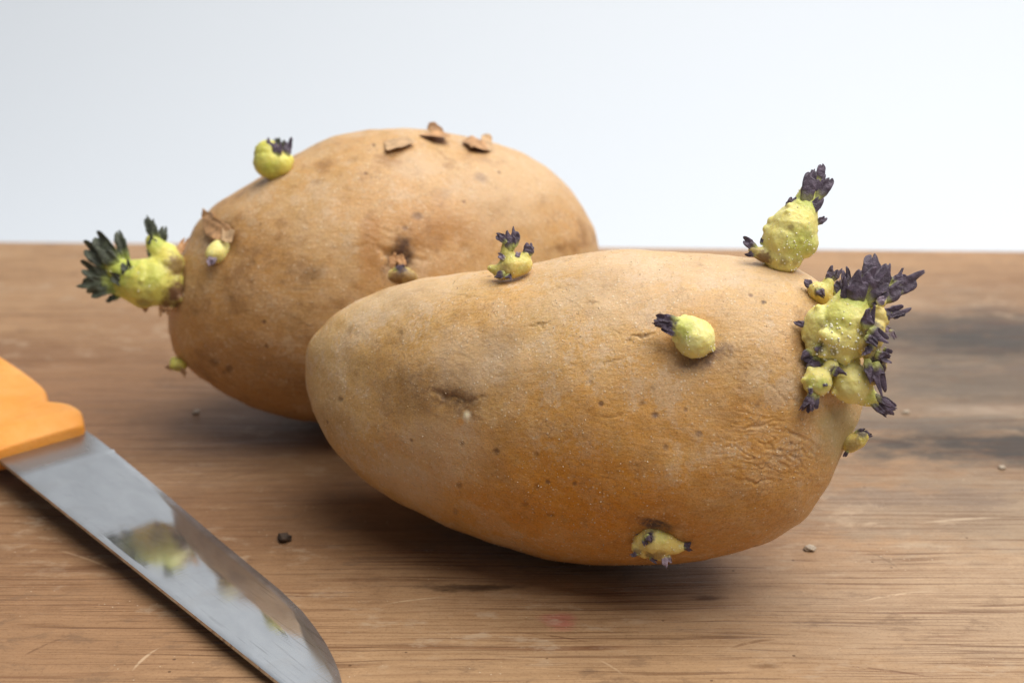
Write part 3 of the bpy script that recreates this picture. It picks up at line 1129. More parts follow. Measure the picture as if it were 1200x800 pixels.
RB = [0.0675, 0.06782, 0.06815, 0.06806, 0.06793, 0.06762, 0.06697, 0.06642, 0.06575, 0.0651, 0.06447, 0.06352, 0.06239, 0.06137, 0.06008, 0.05881, 0.05763, 0.05629, 0.05493, 0.05376, 0.05241, 0.05115, 0.05007, 0.0491, 0.04836, 0.04769, 0.04711, 0.04658, 0.04595, 0.04546, 0.04504, 0.04471, 0.04437, 0.04393, 0.04368, 0.04345, 0.0433, 0.04313, 0.04281, 0.04258, 0.04243, 0.04232, 0.04228, 0.04222, 0.04208, 0.04207, 0.04207, 0.04214, 0.04229, 0.04253, 0.0427, 0.04281, 0.04297, 0.04321, 0.04354, 0.04395, 0.04449, 0.04508, 0.04584, 0.04672, 0.04771, 0.04888, 0.05001, 0.05095, 0.05184, 0.05287, 0.05357, 0.05408, 0.05473, 0.05541, 0.05597, 0.05662, 0.05731, 0.058, 0.05873, 0.05963, 0.06025, 0.06087, 0.06141, 0.06158, 0.06182, 0.0616, 0.06056, 0.05988, 0.0589, 0.05751, 0.05646, 0.05547, 0.0545, 0.05349, 0.05262, 0.05184, 0.05099, 0.05005, 0.04928, 0.0486, 0.048, 0.04739, 0.04661, 0.04599, 0.04541, 0.04498, 0.04461, 0.04434, 0.04415, 0.04395, 0.04363, 0.04338, 0.04321, 0.04311, 0.04309, 0.04313, 0.04319, 0.04336, 0.0436, 0.04393, 0.04434, 0.04459, 0.04482, 0.04511, 0.0455, 0.04599, 0.04657, 0.04728, 0.04809, 0.049, 0.0501, 0.0509, 0.05166, 0.05253, 0.05353, 0.05469, 0.05592, 0.05741, 0.05852, 0.0596, 0.06067, 0.06191, 0.06345, 0.06436, 0.06504, 0.06567, 0.06662, 0.06724]

front = empty('potato', (CF[0], CF[1], 0.0), 'large tan potato in front, sprouting a knobbly purple and yellow cluster at its right end', 'potato')
front['group'] = 'sprouting potatoes on the board'
strokes_f = [
    # polyline, width px, depth px, darkness
    ([(494, 458), (512, 461), (528, 464), (545, 469), (562, 468)], 2.6, 4.0, 0.95),
    ([(500, 455), (524, 460)], 2.2, 2.0, 0.7, 'purple'),
    ([(520, 466), (536, 472), (551, 478)], 2.2, 2.5, 0.9),
    ([(546, 466), (562, 467), (578, 464)], 1.8, 2.0, 0.6),
    ([(505, 449), (504, 436)], 3.5, 0.6, 0.35),
    ([(548, 482), (556, 490), (568, 496)], 2.2, 1.4, 0.6),
    ([(556, 478), (566, 484)], 2.5, 0.8, 0.6),
    ([(466, 341), (510, 344), (548, 347), (580, 354), (600, 360)], 1.6, 1.2, 0.28),
    ([(620, 382), (636, 380), (652, 375)], 1.5, 1.6, 0.6),
    ([(640, 340), (666, 338), (690, 332)], 1.6, 1.2, 0.3),
    ([(654, 310), (668, 306)], 2.2, 1.5, 0.75),
    ([(664, 306), (672, 303)], 1.6, 1.2, 0.6),
    ([(684, 358), (704, 356)], 2.4, 1.6, 0.45),
    ([(732, 402), (744, 396), (758, 394), (772, 388)], 2.0, 3.2, 0.6),
    ([(704, 428), (722, 422), (738, 412)], 1.6, 1.8, 0.45),
    ([(718, 386), (730, 392)], 1.4, 1.0, 0.4),
    ([(694, 487), (722, 488), (740, 480)], 1.5, 1.4, 0.35),
    ([(806, 309), (826, 312)], 2.6, 1.6, 0.5),
    ([(872, 322), (892, 326), (912, 325)], 2.2, 2.2, 0.3),
    ([(900, 450), (920, 470), (928, 486)], 2.0, 2.0, 0.35),
    ([(860, 508), (882, 500), (904, 496), (924, 492)], 2.0, 2.6, 0.35),
    ([(846, 556), (868, 562), (892, 566), (914, 558)], 1.8, 2.6, 0.35),
    ([(902, 528), (926, 530), (948, 524), (962, 530)], 1.8, 2.4, 0.35),
    ([(914, 504), (938, 510), (956, 520)], 1.8, 2.2, 0.30),
    ([(880, 530), (884, 545)], 1.6, 1.6, 0.3),
    ([(896, 512), (912, 530)], 1.6, 1.6, 0.3),
]
spots_f = [
    # x, y, rx, ry, rotation, channel, amount, depth px
    (680, 580, 200, 85, 8, 'warm', 1.0, 0),  # orange underside, the board's bounce light painted in with the skin colour
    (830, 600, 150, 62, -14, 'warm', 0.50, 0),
    (850, 610, 110, 46, -14, 'dark', 0.14, 0),
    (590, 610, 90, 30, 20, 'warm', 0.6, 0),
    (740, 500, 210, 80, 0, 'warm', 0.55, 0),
    (570, 420, 80, 40, 0, 'dust', 0.55, 0),
    (480, 565, 55, 26, 32, 'dust', 0.6, 0),
    (520, 520, 60, 40, 20, 'dust', 0.5, 0),
    (720, 350, 120, 35, 0, 'dust', 0.5, 0),
    (790, 315, 190, 26, 2, 'dust', 0.65, 0),  # paler band along the top edge
    (480, 345, 90, 26, -22, 'dust', 0.5, 0),
    (482, 462, 44, 34, 10, 'dark', 0.30, 0),
    (880, 410, 80, 110, 10, 'dark', 0.16, 0),
    (700, 330, 60, 18, -4, 'purple', 0.14, 0),
    (640, 500, 60, 16, 8, 'dark', 0.10, 0),
    (545, 455, 60, 34, 0, 'purple', 0.22, 0),
    (590, 400, 40, 22, -15, 'purple', 0.16, 0),
    (385, 500, 24, 40, -10, 'dark', 0.15, 0),
    (532, 468, 34, 17, 14, 'dark', 0.62, 3.0),
    (506, 440, 12, 14, 0, 'purple', 0.25, 0),
    (547, 488, 4.4, 7, 10, 'pale', 1.0, -1.5),
    (540, 494, 7, 6, 0, 'warm', 0.9, 0),
    (985, 505, 30, 40, 10, 'green', 0.75, 0),
    (400, 468, 4, 4, 0, 'dark', 0.7, 0.8),
    (470, 391, 4, 6, 0, 'dark', 0.5, 0.5),
    (410, 388, 4, 8, 20, 'dark', 0.3, 0.4),
    (581, 529, 4.5, 4.5, 0, 'dark', 0.6, 1.5),
    (540, 520, 4, 4, 0, 'dark', 0.45, 0.8),
    (628, 532, 4, 4, 0, 'dark', 0.45, 0.8),
    (538, 569, 4, 4.5, 0, 'dark', 0.45, 0.8),
    (629, 570, 4, 5, 0, 'dark', 0.4, 0.8),
    (615, 590, 5, 4, 0, 'dark', 0.4, 0.8),
    (645, 603, 6, 3, 0, 'dark', 0.4, 0.8),
    (533, 600, 3, 5, 0, 'dark', 0.35, 0.6),
    (768, 486, 5.5, 4.5, 0, 'purple', 0.8, 1.2),
    (752, 472, 4, 3.5, 0, 'dark', 0.5, 0.8),
    (765, 455, 4, 4, 0, 'dark', 0.4, 0.8),
    (692, 448, 4, 5, 0, 'dark', 0.3, 0.8),
    (819, 508, 4, 4, 0, 'purple', 0.6, 0.8),
    (780, 524, 4, 4, 0, 'purple', 0.5, 0.8),
    (866, 456, 4, 4, 0, 'dark', 0.4, 0.8),
    (895, 353, 3.6, 3, 0, 'dark', 0.9, 0.8),
    (888, 475, 4, 3, 0, 'dark', 0.5, 0.8),
    (826, 416, 36, 15, -20, 'purple', 0.75, 0.0),
    (812, 400, 46, 40, 0, 'warm', 0.25, 6.0),
    (602, 322, 40, 18, 0, 'warm', 0.1, 6.0),
    (768, 632, 40, 34, 0, 'purple', 0.25, 6.0),
    (768, 616, 24, 9, 14, 'purple', 1.0, 3.0),
    (946, 410, 24, 74, 0, 'dark', 0.50, 3.0),
]
wrinkles_f = [(905, 525, 90, 60, 12, 12, 3.4), (800, 380, 130, 70, -20, 20, 0.5), (890, 420, 70, 60, 60, 13, 1.1)]
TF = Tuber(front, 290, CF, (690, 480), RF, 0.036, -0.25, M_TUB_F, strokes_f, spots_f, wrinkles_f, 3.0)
dust(TF, 3000, 0.00013, [(800, 400, 140, 90, 2.0), (900, 520, 90, 60, 1.5), (490, 480, 90, 60, 1.2), (700, 340, 150, 40, 1.0)])

# A: upright sprout on the top of the right shoulder
s = Sprout(TF, (900, 312))
s.body([[(918, 298, -4, 25), (922, 282, -2, 30), (930, 268, 0, 29), (937, 254, 0, 22), (943, 242, 0, 16), (947, 230, 0, 13), (951, 218, 0, 10)],
        [(906, 300, 0, 12), (890, 297, 2, 8), (882, 293, 3, 6)], [(940, 284, 2, 20)]], M_SPR,
       [(951, 218, 2, 12, 'purple', 0.9), (945, 238, 6, 18, 'green', 0.9), (940, 285, 18, 22, 'green', 0.6), (912, 279, 28, 5, 'purple', 0.7), (926, 266, 28, 5, 'brown', 0.5), (908, 276, 28, 7, 'brown', 0.35),
        (893, 303, 8, 12, 'brown', 0.9), (918, 306, 16, 7, 'brown', 0.5), (934, 308, 16, 6, 'brown', 0.45), (884, 293, 6, 9, 'brown', 0.6)], seed=1.0, nubs=9,
       label='upright yellow sprout with a tall purple tip on the right shoulder')
s.nodules(34, 1.0, (932, 296, 18, 24))
s.nodules(26, 0.8)
s.bundle((945, 248, 0), (960, 200, 0), 6, 25, 2, phase=0.5, frill=0.5, wl=0.62, base=0.5)
s.leaf((944, 244, 9), (953, 198, 11), 17, bend=(-3, 0, 3), frill=0.5)
s.leaf((954, 236, 8), (974, 206, 8), 13, bend=(2, 2, 0), frill=0.5)
s.leaf((958, 216, -3), (964, 192, -3), 11)
s.leaf((948, 250, 10), (962, 234, 12), 13)
s.leaf((923, 246, 6), (931, 231, 6), 10, bend=(-2, 0, 0))
s.leaf((956, 262, 6), (968, 255, 8), 8)
s.leaf((886, 292, 5), (872, 281, 5), 11)
s.leaf((886, 297, 6), (875, 298, 6), 8)
s.leaf((893, 287, 2), (893, 279, 2), 5)

# C: single bud on the front face
s = Sprout(TF, (812, 396))
s.body([[(815, 397, -8, 22), (814, 396, 4, 25), (816, 398, 12, 22)], [(808, 389, 9, 20), (799, 385, 12, 15), (790, 382, 13, 11), (780, 379, 13, 7)]], M_SPR,
       [(800, 384, 20, 16, 'green', 0.7), (782, 379, 18, 13, 'purple', 1.0)], seed=2.0, nubs=8, label='round yellow bud with a single purple tip')
s.nodules(30, 0.8, (818, 405, 25, 26))
s.bundle((792, 383, 13), (766, 376, 15), 5, 16, 0.5, phase=0.2, frill=0.35, wl=0.72)
s.leaf((796, 376, 20), (770, 373, 18), 10, bend=(0, -2, 2))
s.leaf((797, 391, 20), (776, 383, 18), 9, bend=(0, 2, 2))
s.leaf((806, 377, 4), (797, 370, 4), 7)

# E: small forked sprout in the dip at the top left
s = Sprout(TF, (600, 326))
s.body([[(588, 318, -6, 11), (600, 312, -4, 15), (613, 310, -6, 12)], [(597, 308, -4, 11), (594, 298, -4, 9), (595, 289, -4, 8)], [(611, 308, -6, 9), (616, 300, -6, 7)],
        [(580, 316, -5, 6), (574, 314, -5, 4)]], M_SPR_O,
       [(596, 296, 2, 16, 'green', 0.6), (612, 300, 0, 12, 'green', 0.6), (576, 314, 0, 9, 'green', 0.5), (590, 314, 8, 6, 'brown', 0.45), (612, 318, 6, 8, 'green', 0.4)], seed=3.0,
       label='small forked sprout in a dip of the top edge')
s.nodules(14, 0.7)
s.leaf((598, 294, 0), (594, 272, 2), 15, bend=(3, 0, 2))
s.leaf((602, 290, 2), (600, 267, 2), 11, bend=(5, 0, 0))
s.leaf((596, 286, 3), (581, 276, 3), 10, bend=(0, -3, 0))
s.leaf((616, 302, -4), (621, 285, -3), 12)
s.leaf((620, 300, -5), (624, 289, -5), 8)
s.leaf((592, 320, 6), (580, 324, 8), 9)
s.leaf((594, 322, 6), (597, 326, 8), 8)
s.leaf((592, 304, 4), (585, 299, 4), 7, M_BUD_P)
s.leaf((605, 303, 4), (608, 296, 4), 6, M_BUD_P)

# D: knob under the front, near the board
s = Sprout(TF, (768, 634))
s.body([[(756, 634, -2, 15), (766, 633, 2, 18), (778, 636, 2, 15), (790, 640, 0, 10), (800, 640, 0, 6)], [(770, 645, 2, 11), (778, 652, 2, 6)], [(760, 622, 2, 10), (762, 613, 2, 4)],
        [(748, 641, 0, 9), (756, 648, 0, 7)]], M_SPR_O,
       [(759, 628, 18, 9, 'purple', 1.0), (764, 622, 16, 6, 'purple', 0.7), (746, 648, 8, 7, 'purple', 0.6), (762, 650, 8, 7, 'purple', 0.6), (772, 650, 10, 7, 'brown', 0.7), (776, 628, 16, 10, 'green', 0.5)], seed=4.0, nubs=5,
       label='ochre sprout knob low on the front, almost touching the board')
s.nodules(14, 0.7)
s.bundle((798, 640, 2), (811, 640, 2), 4, 11, 3, phase=0.3)
s.leaf((778, 650, 6), (780, 664, 8), 8, M_BUD_P)
s.leaf((783, 650, 5), (785, 659, 6), 6, M_BUD_P)
s.leaf((757, 626, 19), (762, 634, 20), 8)
s.leaf((755, 630, 17), (756, 638, 18), 6)
s.leaf((752, 616, 2), (744, 625, 3), 8)
s.leaf((756, 613, 2), (766, 611, 2), 7)
s.leaf((776, 614, 2), (790, 618, 2), 7)
s.leaf((748, 648, 4), (741, 650, 5), 6)
s.leaf((762, 652, 4), (768, 657, 5), 7)

# B: the big cluster on the right end, built as neighbouring sprouts
s = Sprout(TF, (955, 395))
s.body([[(975, 404, 0, 30), (985, 394, 8, 34), (990, 378, 10, 32), (998, 360, 8, 25), (1008, 342, 6, 18), (1014, 330, 4, 13)], [(964, 378, 6, 22), (956, 390, 4, 18), (962, 402, 6, 16)],
        [(1000, 398, 4, 24)], [(1012, 368, 0, 20), (1024, 380, -4, 14)], [(952, 404, 10, 9)], [(945, 396, 8, 6)], [(978, 398, 34, 9), (966, 392, 30, 8)], [(990, 420, 24, 8)], [(1000, 412, 24, 7)], [(964, 412, 24, 8)], [(1030, 352, 2, 10)]], M_SPR,
       [(1004, 346, 20, 24, 'green', 1.0), (980, 366, 36, 26, 'green', 0.5), (962, 381, 30, 6, 'brown', 0.7), (962, 382, 32, 4, 'purple', 0.8), (958, 408, 26, 9, 'purple', 0.9),
        (1024, 372, 16, 12, 'purple', 0.5), (948, 400, 12, 10, 'brown', 0.4), (976, 414, 32, 6, 'purple', 0.5), (1010, 398, 26, 14, 'brown', 0.35)], seed=5.0, nubs=14,
       label='largest sprout of the right-hand cluster, yellow green with a crown of purple leaves')
s.nodules(75, 1.35, (985, 404, 34, 32))
s.nodules(36, 0.8)
crown = s
s.leaf((1003, 362, 18), (1012, 320, 26), 24, bend=(-8, 0, 10), frill=0.55, thick=0.6, cup=0.3)
s.leaf((1010, 340, 14), (1019, 297, 12), 22, bend=(8, 0, 4), frill=0.4, thick=0.7, cup=0.2, tip=0.3)
s.leaf((1010, 348, 22), (1030, 320, 26), 20, bend=(-2, -8, 8), frill=0.7, thick=0.55)
s.leaf((998, 358, 18), (994, 330, 26), 18, bend=(-5, 0, 4), frill=0.6)
s.leaf((1014, 356, 22), (1036, 336, 26), 17, bend=(0, -7, 5), frill=0.7, thick=0.55)
s.leaf((994, 342, 6), (991, 318, 8), 13, frill=0.6)
s.leaf((1028, 346, 4), (1042, 311, 6), 19, bend=(-2, 0, 0), frill=0.6)
s.leaf((1028, 352, 2), (1062, 330, 4), 19, bend=(0, 5, 0), frill=0.6)
s.leaf((1040, 342, 0), (1076, 321, 2), 20, bend=(4, 4, 0), frill=0.8)
s.leaf((1048, 336, -4), (1058, 316, -4), 9, frill=0.6)
s.leaf((1040, 330, -6), (1062, 324, -6), 10, frill=0.6)
s.leaf((1010, 362, 26), (997, 374, 32), 13, bend=(0, -4, 3))
s.leaf((1012, 366, 26), (1016, 372, 30), 12)
s.leaf((1016, 356, 22), (1026, 348, 24), 17, frill=0.8)
s.leaf((986, 350, 4), (979, 330, 4), 9)
s.leaf((950, 382, 6), (930, 377, 6), 8)
s.leaf((958, 404, 24), (962, 414, 28), 12)
s.leaf((950, 412, 14), (942, 420, 16), 15)
s.leaf((960, 420, 16), (950, 432, 18), 15)

s = Sprout(TF, (955, 345))
s.body([[(968, 352, -6, 13), (962, 344, 0, 13), (957, 340, 4, 11)], [(968, 340, 0, 10), (971, 330, 0, 7)], [(956, 338, 2, 7), (950, 336, 4, 5)]], M_SPR_O,
       [(970, 332, 6, 10, 'green', 0.7), (960, 342, 14, 6, 'purple', 0.8)], seed=6.0, label='small pale sprout at the top left of the right-hand cluster')
s.nodules(16, 0.8)
s.leaf((952, 338, 5), (944, 328, 6), 10)
s.leaf((971, 332, 2), (976, 314, 3), 12, frill=0.8)
s.leaf((974, 330, 2), (984, 316, 3), 8, frill=0.8)
s.leaf((958, 338, 12), (964, 346, 16), 10)
s.leaf((980, 346, 4), (984, 328, 4), 9)

s = Sprout(TF, (955, 440))
s.body([[(958, 446, 0, 17), (958, 447, 10, 18)], [(968, 436, 10, 9), (974, 430, 10, 10)]], M_SPR,
       [(964, 452, 26, 10, 'green', 0.7), (950, 446, 22, 8, 'green', 0.5), (952, 462, 20, 6, 'purple', 0.6), (978, 434, 18, 7, 'purple', 0.9)], seed=7.0, nubs=7,
       label='lower left round bud of the right-hand cluster, purple tip pointing down')
s.nodules(40, 0.8)
s.bundle((953, 460, 16), (944, 482, 18), 4, 15, 4, phase=0.9, frill=0.6)
s.leaf((958, 462, 16), (955, 479, 18), 8)
s.leaf((950, 452, 24), (949, 461, 26), 6)
s.leaf((967, 448, 24), (967, 452, 27), 6)
s.leaf((976, 434, 16), (985, 437, 20), 12, frill=0.8)
s.leaf((946, 432, 6), (960, 430, 12), 14, frill=0.9)

s = Sprout(TF, (975, 445))
s.body([[(996, 446, 0, 22), (998, 449, 10, 25), (1002, 452, 10, 22)], [(990, 430, 12, 12), (1000, 424, 10, 9)], [(1012, 462, 10, 14), (1021, 467, 10, 10), (1030, 472, 11, 6)]], M_SPR,
       [(1018, 464, 16, 12, 'green', 0.7), (980, 452, 20, 8, 'brown', 0.2)], seed=8.0, nubs=8, label='lower right round bud of the right-hand cluster, purple tip pointing right')
s.nodules(50, 0.9)
s.bundle((1017, 462, 11), (1050, 482, 12), 5, 18, 4, phase=0.2, frill=0.5, wl=0.5)
s.leaf((1020, 462, 16), (1052, 479, 16), 9, bend=(0, -2, 2))
s.leaf((1018, 468, 15), (1040, 487, 15), 8, bend=(0, 2, 2))

s = Sprout(TF, (965, 420), 26)
s.body([[(1014, 404, -4, 14), (1022, 396, -4, 15), (1026, 384, -4, 12)], [(1022, 414, -6, 12), (1028, 428, -8, 12), (1024, 442, -8, 10)], [(1030, 368, -6, 10), (1036, 376, -6, 7)]], M_SPR_O,
       [(1022, 388, 8, 15, 'purple', 0.8), (1026, 434, 4, 20, 'purple', 1.0), (1030, 414, 4, 10, 'purple', 0.6), (1014, 410, 10, 8, 'brown', 0.4)], seed=9.0,
       label='dark stunted sprout along the right edge of the cluster')
s.nodules(14, 0.9, (1020, 404, 8, 16))
for (a, b, w) in [((1014, 384, 10), (1020, 368, 16), 17), ((1018, 386, 12), (1034, 396, 16), 16), ((1014, 394, 14), (1024, 402, 20), 11),
                  ((1024, 404, 12), (1012, 414, 16), 8), ((1026, 414, 6), (1040, 420, 6), 11),
                  ((1024, 424, 4), (1032, 452, 4), 17), ((1016, 420, 6), (1020, 446, 8), 11), ((1036, 408, 2), (1042, 414, 2), 6)]:
    s.leaf(a, b, w, frill=0.9)
s.leaf((1030, 374, -4), (1056, 365, -2), 14, bend=(0, -4, 0), frill=0.9)
s.leaf((1040, 370, -4), (1058, 367, -4), 9, frill=0.9)
s.leaf((1034, 382, -4), (1045, 390, -4), 9, M_BUD_P)
s.leaf((1042, 386, -4), (1049, 396, -4), 7, M_BUD_P)
s.leaf((1028, 356, 2), (1036, 350, 4), 10, M_BUD_P)

# F: bud behind the lower right edge
s = Sprout(TF, (996, 490), -8)
s.body([[(996, 520, -6, 11), (1004, 516, -6, 11), (1010, 511, -6, 9)], [(1006, 510, -4, 7)]], M_SPR_O,
       [(1000, 522, 6, 10, 'brown', 0.5), (1010, 505, 2, 9, 'purple', 0.8), (1014, 514, 2, 8, 'green', 0.5)], seed=10.0, label='ochre bud half hidden behind the right edge of the potato')
s.leaf((1002, 508, -2), (1014, 504, 0), 8)
s.leaf((1012, 508, -2), (1021, 510, -2), 7)
s.leaf((994, 528, 0), (989, 534, 0), 5)

# ------------------------------------------------------------------ back potato
back = empty('potato', (CB[0], CB[1], 0.0), 'back potato with dark green sprouts at its left end and peeling skin on top', 'potato')
back['group'] = 'sprouting potatoes on the board'
strokes_b = [
    ([(376, 294), (400, 292), (428, 290)], 3.0, 1.2, 0.22),
    ([(436, 288), (460, 296), (484, 304), (510, 306)], 3.5, 3.0, 0.40),
    ([(448, 268), (480, 288), (500, 296)], 3.0, 1.8, 0.25),
    ([(360, 334), (372, 328)], 2.5, 1.5, 0.4),
    ([(452, 292), (460, 306)], 6, 5.0, 0.5),
    ([(330, 342), (352, 340), (372, 338)], 2.0, 1.2, 0.25, 'pale'),
    ([(450, 186), (470, 183), (488, 177)], 2.2, 2.0, 0.55),
    ([(440, 168), (440, 182)], 2.0, 1.2, 0.3),
]
spots_b = [
    (364, 324, 19, 11, -35, 'dark', 0.42, 1.0),
    (563, 209, 9, 6, 20, 'purple', 0.45, 1.0),
    (517, 228, 14, 9, 0, 'dark', 0.22, 0),
    (489, 254, 7, 5, 0, 'purple', 0.5, 1.0),
    (474, 268, 4, 4, 0, 'purple', 0.5, 0.8),
    (520, 270, 60, 26, 0, 'warm', 0.6, 0),
    (436, 292, 20, 40, 0, 'warm', 0.6, 0),
    (490, 195, 34, 18, 0, 'dust', 0.7, 0),
    (600, 220, 80, 60, 0, 'dust', 0.5, 0),  # paler skin on the upper right
    (466, 306, 19, 28, 10, 'dark', 0.95, 9.0),
    (470, 300, 12, 18, 10, 'purple', 0.7, 0),
    (258, 282, 22, 24, 10, 'dark', 0.45, 5.0),
    (262, 270, 15, 9, 10, 'purple', 0.5, 2.0),
    (206, 330, 14, 30, 0, 'dark', 0.9, 2.0),
    (300, 300, 60, 60, 0, 'warm', 0.3, 0),
    (300, 420, 120, 60, 20, 'warm', 0.6, 0),  # darker red-brown tone towards the lower left
    (236, 380, 30, 40, 0, 'warm', 0.5, 0),
    (412, 188, 8, 4, -10, 'dark', 0.25, 0.5),
    (370, 213, 10, 4, -10, 'dark', 0.30, 0.5),
    (330, 330, 4, 3, 0, 'dark', 0.4, 0.5),
    (296, 308, 5, 4, 0, 'dark', 0.4, 0.5),
    (252, 424, 7, 6, 0, 'dark', 0.6, 0.8),
    (268, 432, 6, 5, 0, 'dark', 0.5, 0.8),
    (270, 350, 6, 5, 0, 'dark', 0.3, 0.6),
    (230, 366, 5, 5, 0, 'dark', 0.3, 0.6),
    (556, 173, 20, 7, 10, 'dark', 0.4, 2.0),
    (510, 164, 17, 5, 10, 'dark', 0.3, 1.0),
    (545, 290, 10, 6, 0, 'dark', 0.2, 0.5),
    (650, 292, 14, 5, -10, 'dark', 0.25, 0.5),
]
wrinkles_b = [(470, 290, 70, 40, 15, 18, 1.6), (260, 300, 50, 60, 70, 16, 1.0), (380, 250, 120, 70, 0, 24, 0.7)]
TB = Tuber(back, 170, CB, (440, 325), RB, 0.040, 0.10, M_TUB_B, strokes_b, spots_b, wrinkles_b, 8.0)
dust(TB, 800, 0.00013, [(400, 260, 150, 90, 1.0)])

# G: big green sprouts on the left end
s = Sprout(TB, (212, 335), -6)
s.body([[(196, 335, 0, 26), (182, 330, 6, 30), (168, 330, 10, 28), (150, 324, 10, 20), (136, 314, 11, 13), (124, 302, 12, 7)], [(168, 344, 8, 18), (148, 338, 8, 13), (130, 336, 10, 8), (118, 334, 11, 5)], [(196, 312, 2, 22), (194, 302, 0, 19), (186, 294, 2, 14), (179, 282, 2, 9)],
        [(202, 340, 2, 20), (198, 350, 4, 10)]], M_SPR_G,
       [(146, 320, 16, 28, 'green', 0.9), (124, 302, 12, 16, 'purple', 0.6), (120, 334, 12, 14, 'purple', 0.6), (176, 316, 36, 22, 'green', 0.5), (206, 312, 14, 16, 'brown', 0.85), (207, 344, 12, 18, 'brown', 1.0), (168, 354, 20, 10, 'brown', 0.5), (184, 284, 8, 12, 'green', 0.8),
        (196, 354, 12, 9, 'brown', 0.9)], seed=11.0, nubs=10, label='large green sprout on the left end with dark leafy tips')
s.nodules(20, 0.9)
for (a, b, w) in [((140, 312, 12), (110, 270, 14), 20), ((136, 316, 12), (98, 287, 12), 19), ((150, 310, 8), (138, 266, 6), 13), ((140, 312, 18), (118, 290, 22), 16),
                  ((134, 332, 14), (84, 336, 14), 15), ((134, 334, 12), (96, 312, 14), 17), ((138, 338, 14), (102, 348, 16), 14), ((150, 334, 22), (130, 322, 26), 12),
                  ((152, 330, 24), (146, 308, 28), 13), ((142, 344, 10), (120, 353, 10), 8)]:
    b = tuple(q0 + (q1 - q0) * 0.90 for q0, q1 in zip(a, b))
    s.leaf(a, b, w * 1.05, M_BUD_G, bend=(rng.uniform(-3, 3), rng.uniform(-4, 2), 3), frill=0.6, cup=0.7)
for (a, b, w) in [((186, 288, 4), (172, 255, 4), 13), ((188, 290, 2), (192, 268, 2), 12), ((180, 292, 8), (178, 276, 10), 12), ((184, 300, 10), (174, 296, 12), 9), ((180, 282, 6), (180, 258, 6), 10)]:
    s.leaf(a, b, w, M_BUD_G, frill=0.6)
for (a, b, w) in [((170, 352, 8), (170, 363, 8), 7), ((190, 352, 8), (190, 366, 10), 8), ((200, 354, 6), (196, 368, 8), 8), ((206, 300, 4), (216, 284, 0), 10), ((204, 324, 10), (208, 312, 8), 12), ((206, 350, 6), (204, 362, 6), 10)]:
    s.leaf(a, b, w, M_FLAKE, frill=0.9, name='scale_leaf')

# H: round sprout on the top edge
s = Sprout(TB, (322, 208), -4)
s.body([[(322, 196, -4, 17), (316, 190, 0, 20), (314, 180, 0, 17)], [(328, 192, 2, 15), (336, 188, 0, 9)], [(322, 178, 4, 11)]], M_SPR_G,
       [(308, 176, 12, 14, 'green', 0.3), (316, 200, 16, 12, 'green', 0.6), (326, 176, 8, 9, 'brown', 0.8)], seed=12.0, nubs=4, label='round yellow sprout with a dark tip on the top left edge')
s.bundle((324, 182, 2), (329, 164, 2), 5, 22, 3, M_BUD_G, phase=0.4, wl=0.55)
s.leaf((318, 182, 12), (316, 164, 10), 11, M_BUD)
s.leaf((334, 186, 6), (337, 166, 4), 13, M_BUD)
s.leaf((324, 184, 12), (326, 170, 14), 12, M_BUD)

# I: flaky eye with a yellow bud
s = Sprout(TB, (255, 296))
s.body([[(258, 290, -2, 11), (254, 296, 4, 13), (250, 298, 8, 10)], [(262, 292, 0, 9)]], M_SPR, [(250, 304, 16, 6, 'brown', 0.4)], seed=13.0, label='small yellow bud in a flaky eye on the left side')
s.leaf((250, 298, 12), (247, 310, 18), 11, M_BUD_P)
flake(TB, 'skin_flake', [(240, 262), (256, 258), (272, 266), (274, 280), (258, 284), (244, 278)], M_FLAKE, [2, 5, 3, 1, 6, 3])
flake(TB, 'skin_flake', [(234, 256), (236, 243), (242, 248), (256, 254), (248, 262)], M_FLAKE, [0, 9, 4, 3, 1])
flake(TB, 'skin_flake', [(264, 266), (278, 272), (274, 286), (262, 284)], M_FLAKE_T, [1, 4, 2, 6])

# J: bud low on the left side
s = Sprout(TB, (214, 424), -2)
s.body([[(212, 428, -2, 8), (206, 427, 0, 8), (204, 422, 0, 5)]], M_SPR_G, [(208, 432, 6, 6, 'brown', 0.5)], seed=14.0, label='tiny yellow bud low on the left end')
s.leaf((206, 430, 2), (195, 431, 2), 6, M_FLAKE, name='scale_leaf')
s.leaf((212, 432, 3), (218, 440, 3), 6, M_FLAKE, name='scale_leaf')

# L: bud in the pit above the front potato
s = Sprout(TB, (468, 318), -3)
s.body([[(461, 324, -3, 10), (474, 323, -1, 11), (483, 325, -1, 7)]], M_SPR_O, [(464, 326, 8, 14, 'brown', 0.9), (470, 314, 8, 9, 'purple', 0.8), (478, 324, 8, 12, 'brown', 0.8), (484, 326, 6, 10, 'brown', 0.8)], seed=15.0,
       label='ochre bud in a deep brown eye just above the front potato')
s.leaf((462, 317, 3), (473, 312, 5), 8, M_BUD)
s.leaf((458, 314, -2), (463, 294, -3), 11, M_FLAKE, name='scale_leaf')
s.leaf((472, 314, -2), (468, 298, -3), 11, M_FLAKE, name='scale_leaf')

